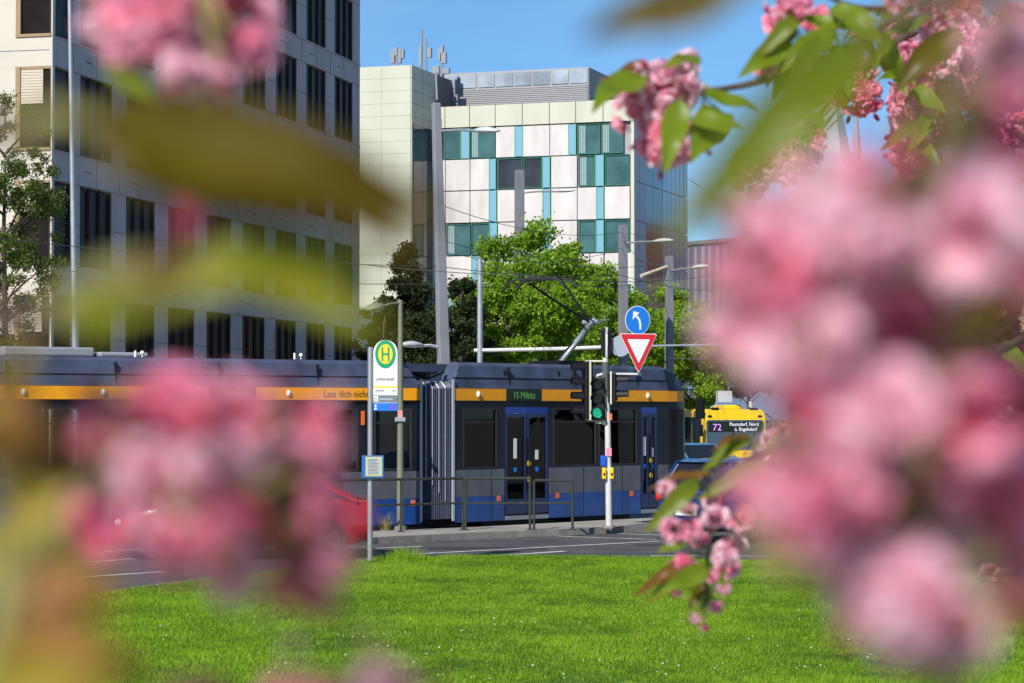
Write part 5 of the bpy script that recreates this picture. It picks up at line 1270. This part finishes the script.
# --- top centre leaf
branch('cherry twig with a dark leaf dipping in at the top centre',
       [(900, -200, 0.476), (800, -60, 0.408), (740, -25, 0.381)],
       [], [(750, -12, 0.374, 582, 22, 0.374, 'olive', .25), (700, -20, 0.374, 610, 2, 0.381, 'olive', .8)], r0=.004, r1=.0012)
# --- sharper cluster top centre-right
branch('slender cherry branch ending in a crisp pink cluster against the sky',
       [(1010, -60, 2.900), (860, 40, 2.750), (755, 82, 2.700), (690, 92, 2.650)],
       [(668, 92, 2.600, 36, 'pale'), (637, 110, 2.620, 30, 'mid'), (690, 75, 2.700, 24, 'pale_small'), (662, 142, 2.600, 32, 'mid'), (688, 140, 2.700, 27, 'deep'), (640, 85, 2.700, 20, 'mid_small'),
        (792, 12, 2.700, 22, 'mid'), (765, 68, 2.700, 14, 'mid_small'), (815, 20, 2.800, 18, 'deep_small'), (775, 20, 2.750, 16, 'mid_small')],
       [(655, 65, 2.600, 598, 72, 2.600, 'bronze', .8), (640, 78, 2.600, 600, 85, 2.500, 'green', .8), (680, 100, 2.550, 668, 158, 2.500, 'green', .2), (690, 120, 2.550, 735, 118, 2.500, 'green', .5), (700, 95, 2.600, 760, 100, 2.600, 'green', .7), (700, 60, 2.600, 672, 55, 2.550, 'green', .6), (720, 110, 2.600, 700, 140, 2.500, 'green', .2),
        (805, 12, 2.7, 765, 40, 2.65, 'slim', .3), (820, 35, 2.65, 790, 80, 2.6, 'slim', .2), (845, 15, 2.65, 880, 35, 2.6, 'green', .2), (790, 40, 2.7, 748, 66, 2.65, 'green', .2), (830, 40, 2.7, 850, 78, 2.65, 'slim', .2), (800, 30, 2.700, 742, 62, 2.700, 'olive', .6), (830, 10, 2.700, 872, 12, 2.650, 'green', .4), (835, 30, 2.700, 785, 55, 2.650, 'green', .6), (850, 28, 2.700, 800, 12, 2.700, 'green', .5), (800, 45, 2.700, 770, 95, 2.700, 'olive', .4), (860, 30, 2.700, 880, 60, 2.700, 'green', .4)], r0=.006, r1=.003)
branch('cherry twig with one wide green leaf slanting across the upper right',
       [(1150, -120, 0.510), (1000, -40, 0.408), (910, 20, 0.340)],
       [], [(872, 30, 0.340, 708, 186, 0.320, 'slim', .1), (880, 30, 0.354, 780, 120, 0.340, 'olive', .5), (930, 10, 0.340, 1050, -25, 0.340, 'bronze', .5)], r0=.004, r1=.0015)
# --- farther crown at right
rr = random.Random(5)
def far_bough(label, stem, blobs, leaves, r0):
    it, lv = [], []
    for (px, py, n, sx, sy, tones) in blobs:
        for _ in range(n):
            Y = rr.uniform(5.6, 7.4); a = rr.uniform(0, 6.28); q = rr.random()**.5; it.append((px+math.cos(a)*q*sx, py+math.sin(a)*q*sy, Y, rr.uniform(17, 27), rr.choice(tones)))
    for px, py, k in leaves:
        for _ in range(k):
            x0, y0 = px+rr.uniform(-16, 16), py+rr.uniform(-14, 14); lv.append((x0, y0, 5.6, x0+rr.uniform(-30, 30), y0+rr.uniform(-8, 26), 5.5, rr.choice(('green', 'green', 'slim', 'olive', 'bronze')), rr.uniform(.1, .9)))
    branch(label, stem, it, lv, r0=r0, r1=.006)
far_bough('farther cherry bough crowded with pink blossom high at the right edge', [(1500, -260, 8), (1180, -20, 7.2), (1010, 50, 6.8), (930, 110, 6.4), (900, 150, 6.2)],
    ((960, 40, 14, 60, 34, ('pale', 'mid', 'deep')), (922, 95, 16, 30, 50, ('pale', 'mid', 'mid', 'deep')), (975, 120, 22, 48, 50, ('deep', 'dusk', 'mid')), (925, 155, 10, 26, 18, ('mid', 'pale', 'deep')), (1015, 60, 10, 30, 60, ('deep', 'mid'))),
    ((905, 75, 3), (935, 30, 2), (975, 85, 2), (940, 125, 2), (1010, 20, 2)), .03)
far_bough('farther cherry bough of dark magenta blossom at mid height on the right edge', [(1500, 60, 8), (1200, 160, 7.2), (1040, 200, 6.8), (960, 210, 6.4), (920, 190, 6.2)],
    ((960, 190, 28, 50, 34, ('deep', 'dusk', 'dusk', 'mid')), (1010, 200, 16, 30, 40, ('deep', 'mid', 'pale')), (950, 240, 14, 60, 26, ('deep', 'mid')), (905, 215, 8, 20, 24, ('mid', 'deep')), (1010, 160, 8, 24, 18, ('mid', 'pale'))),
    ((975, 158, 3), (1000, 165, 2), (918, 125, 2), (925, 180, 2), (985, 235, 2)), .03)
far_bough('farther cherry bough seen through the gap in the near pink blossoms', [(1500, 300, 8), (1200, 340, 7.2), (1040, 350, 6.8), (950, 350, 6.4), (900, 320, 6.2)],
    ((930, 285, 12, 40, 24, ('deep', 'mid')), (905, 330, 9, 16, 30, ('mid', 'pale', 'deep')), (985, 330, 16, 40, 34, ('deep', 'mid', 'dusk')), (915, 385, 10, 26, 22, ('mid', 'pale')), (1000, 420, 22, 40, 60, ('dusk', 'dusk', 'deep')), (845, 285, 8, 30, 20, ('deep', 'mid'))),
    ((908, 340, 3), (915, 355, 2), (965, 335, 3), (1000, 345, 2), (950, 300, 2)), .03)
far_bough('small hanging pink cherry tuft beside the church spire', [(1300, -200, 7.5), (1000, -20, 6.8), (900, 40, 6.5), (840, 90, 6.3), (790, 120, 6.2)],
    ((790, 150, 12, 26, 22, ('mid', 'deep', 'pale')), (760, 168, 4, 12, 10, ('mid', 'deep')), (850, 90, 5, 20, 14, ('deep', 'dusk'))),
    ((800, 120, 4), (760, 150, 2), (850, 70, 3), (870, 60, 3)), .02)
branch('thin cherry shoot with dark leaves at the top right corner',
       [(1200, -160, 3.000), (1000, -20, 2.900), (880, 8, 2.800), (820, -6, 2.750)],
       [(900, 0, 2.800, 18, 'mid_small'), (860, 28, 2.800, 15, 'deep_small'), (960, 8, 2.850, 20, 'mid'), (935, 30, 2.850, 18, 'mid_small')],
       [(930, 20, 2.800, 885, 30, 2.800, 'green', .5), (905, 25, 2.800, 870, 5, 2.800, 'green', .5), (880, 30, 2.800, 905, 80, 2.800, 'green', .4), (960, 30, 2.800, 900, 75, 2.750, 'olive', .5)], r0=.006, r1=.002)
# --- hanging cluster lower right of centre
branch('cherry spray hanging over the lawn with small pink flowers and buds',
       [(1100, 300, 3.2), (900, 400, 2.9), (780, 445, 2.75), (725, 478, 2.65), (712, 520, 2.62), (706, 590, 2.6)],
       [(666, 489, 2.55, 10, 'pale_small'), (672, 530, 2.5, 14, 'mid_small'), (689, 531, 2.55, 15, 'mid_small'), (686, 505, 2.6, 12, 'pale_small'), (714, 518, 2.55, 15, 'pale_small'), (712, 500, 2.6, 13, 'pale_small'), (740, 520, 2.6, 16, 'mid_small'), (738, 545, 2.6, 12, 'pale_small'),
        (686, 561, 2.5, 13, 'deep_small'), (724, 552, 2.5, 15, 'pale_small'), (728, 567, 2.55, 14, 'mid_small'), (711, 576, 2.55, 9, 'mid_small'), (723, 588, 2.55, 8, 'pale_small'), (716, 607, 2.55, 8, 'mid_small'), (696, 618, 2.55, 6, 'pale_small'), (706, 627, 2.55, 5, 'dusk_small'), (676, 592, 2.6, 6, 'mid_small'), (700, 540, 2.6, 11, 'mid_small'),
        (766, 440, 2.9, 11, 'pale_small'), (780, 432, 2.9, 12, 'mid_small'), (760, 455, 2.85, 10, 'pale_small'), (775, 462, 2.9, 13, 'mid_small'), (795, 450, 2.9, 15, 'pale_small'), (745, 462, 2.8, 8, 'pale_small'), (750, 485, 2.9, 12, 'mid_small'), (790, 475, 2.9, 16, 'mid_small'), (812, 430, 2.9, 16, 'mid_small')],
       [(712, 474, 2.6, 656, 470, 2.58, 'slimbronze', .9), (700, 478, 2.55, 657, 518, 2.5, 'slim', .2), (775, 462, 2.6, 714, 482, 2.55, 'slim', .35), (752, 436, 2.7, 712, 452, 2.65, 'slim', .6), (748, 436, 2.7, 722, 432, 2.65, 'slimbronze', .8),
        (694, 560, 2.6, 636, 585, 2.58, 'slimbronze', .5), (700, 566, 2.6, 648, 594, 2.58, 'slim', .4), (708, 568, 2.5, 668, 586, 2.46, 'green', .2), (706, 580, 2.6, 690, 606, 2.58, 'olive', .3), (690, 540, 2.7, 660, 548, 2.68, 'green', .5), (712, 590, 2.6, 700, 612, 2.58, 'slim', .3)], r0=.006, r1=.0018)
# --- the great near masses at right
branch('nearest cherry branch, its huge soft pink blossoms filling the right side',
       [(1500, 60, 0.612), (1200, 180, 0.510), (1000, 270, 0.422), (860, 330, 0.394)],
       [(800, 345, .33, 62, 'pale_small'), (860, 215, .33, 66, 'pale_small'), (970, 235, .33, 62, 'pale_small'), (772, 275, .33, 48, 'deep_small'), (745, 490, .45, 24, 'mid_small'), (905, 330, .35, 46, 'deep_small'), (820, 400, .33, 40, 'deep_small'), (880, 425, .33, 70, 'pale_small'), (830, 300, .34, 50, 'mid_small'), (730, 330, 0.374, 40, 'pale_small'), (822, 440, 0.408, 40, 'mid_small'), (930, 300, 0.408, 64, 'mid'), (940, 360, 0.422, 50, 'deep'), (820, 290, 0.408, 70, 'pale'), (760, 210, 0.394, 36, 'pale_small'), (840, 460, 0.394, 60, 'pale'), (815, 392, 0.408, 46, 'mid'), (810, 235, 0.381, 74, 'pale'), (890, 215, 0.381, 60, 'mid'), (790, 330, 0.367, 62, 'mid'), (850, 400, 0.367, 78, 'pale'), (792, 362, 0.354, 42, 'pale_small'), (975, 190, 0.374, 46, 'mid_small'), (1010, 230, 0.340, 60, 'pale'), (1005, 50, 0.354, 46, 'pale_small'), (985, 110, 0.408, 34, 'dusk_small'), (995, 150, .40, 40, 'dusk_small'), (1010, 95, .38, 30, 'mid_small'), (920, 240, 0.394, 60, 'mid'), (740, 270, 0.381, 34, 'mid_small'), (850, 195, 0.408, 50, 'pale_small'), (1000, 280, 0.381, 46, 'mid')],
       [], r0=.005, r1=.0015)
branch('near cherry branch with a pale pink blossom hanging low over the lawn',
       [(1500, 700, 0.612), (1200, 560, 0.476), (1000, 500, 0.408), (880, 520, 0.374)],
       [(900, 590, .32, 62, 'pale_small'), (955, 625, .33, 44, 'pale_small'), (840, 500, .33, 56, 'mid_small'), (970, 420, .34, 60, 'deep_small'), (815, 500, .32, 36, 'deep_small'), (1010, 500, 0.381, 66, 'mid'), (940, 530, 0.381, 60, 'pale'), (775, 510, 0.408, 30, 'mid_small'), (790, 540, 0.408, 26, 'mid_small'), (900, 640, 0.340, 30, 'pale_small'), (890, 500, 0.367, 92, 'pale'), (810, 480, 0.367, 54, 'mid'), (880, 590, 0.340, 58, 'pale_small'), (950, 610, 0.340, 58, 'pale_small'), (980, 480, 0.367, 74, 'deep'), (1020, 420, 0.408, 76, 'dusk'), (1000, 560, 0.394, 46, 'mid_small'), (840, 545, 0.367, 44, 'pale_small'), (920, 430, 0.381, 60, 'mid')],
       [(1010, 300, 0.340, 960, 340, 0.340, 'yellow', .4)], r0=.005, r1=.0015)
branch('cherry spray of small flowers low at the right edge over the lawn',
       [(1300, 560, 3.400), (1100, 560, 3.200), (1000, 575, 3.100)],
       [(1015, 572, 3.100, 16, 'mid'), (990, 575, 3.100, 12, 'mid_small'), (1040, 570, 3.100, 18, 'mid')], [], r0=.005, r1=.002)
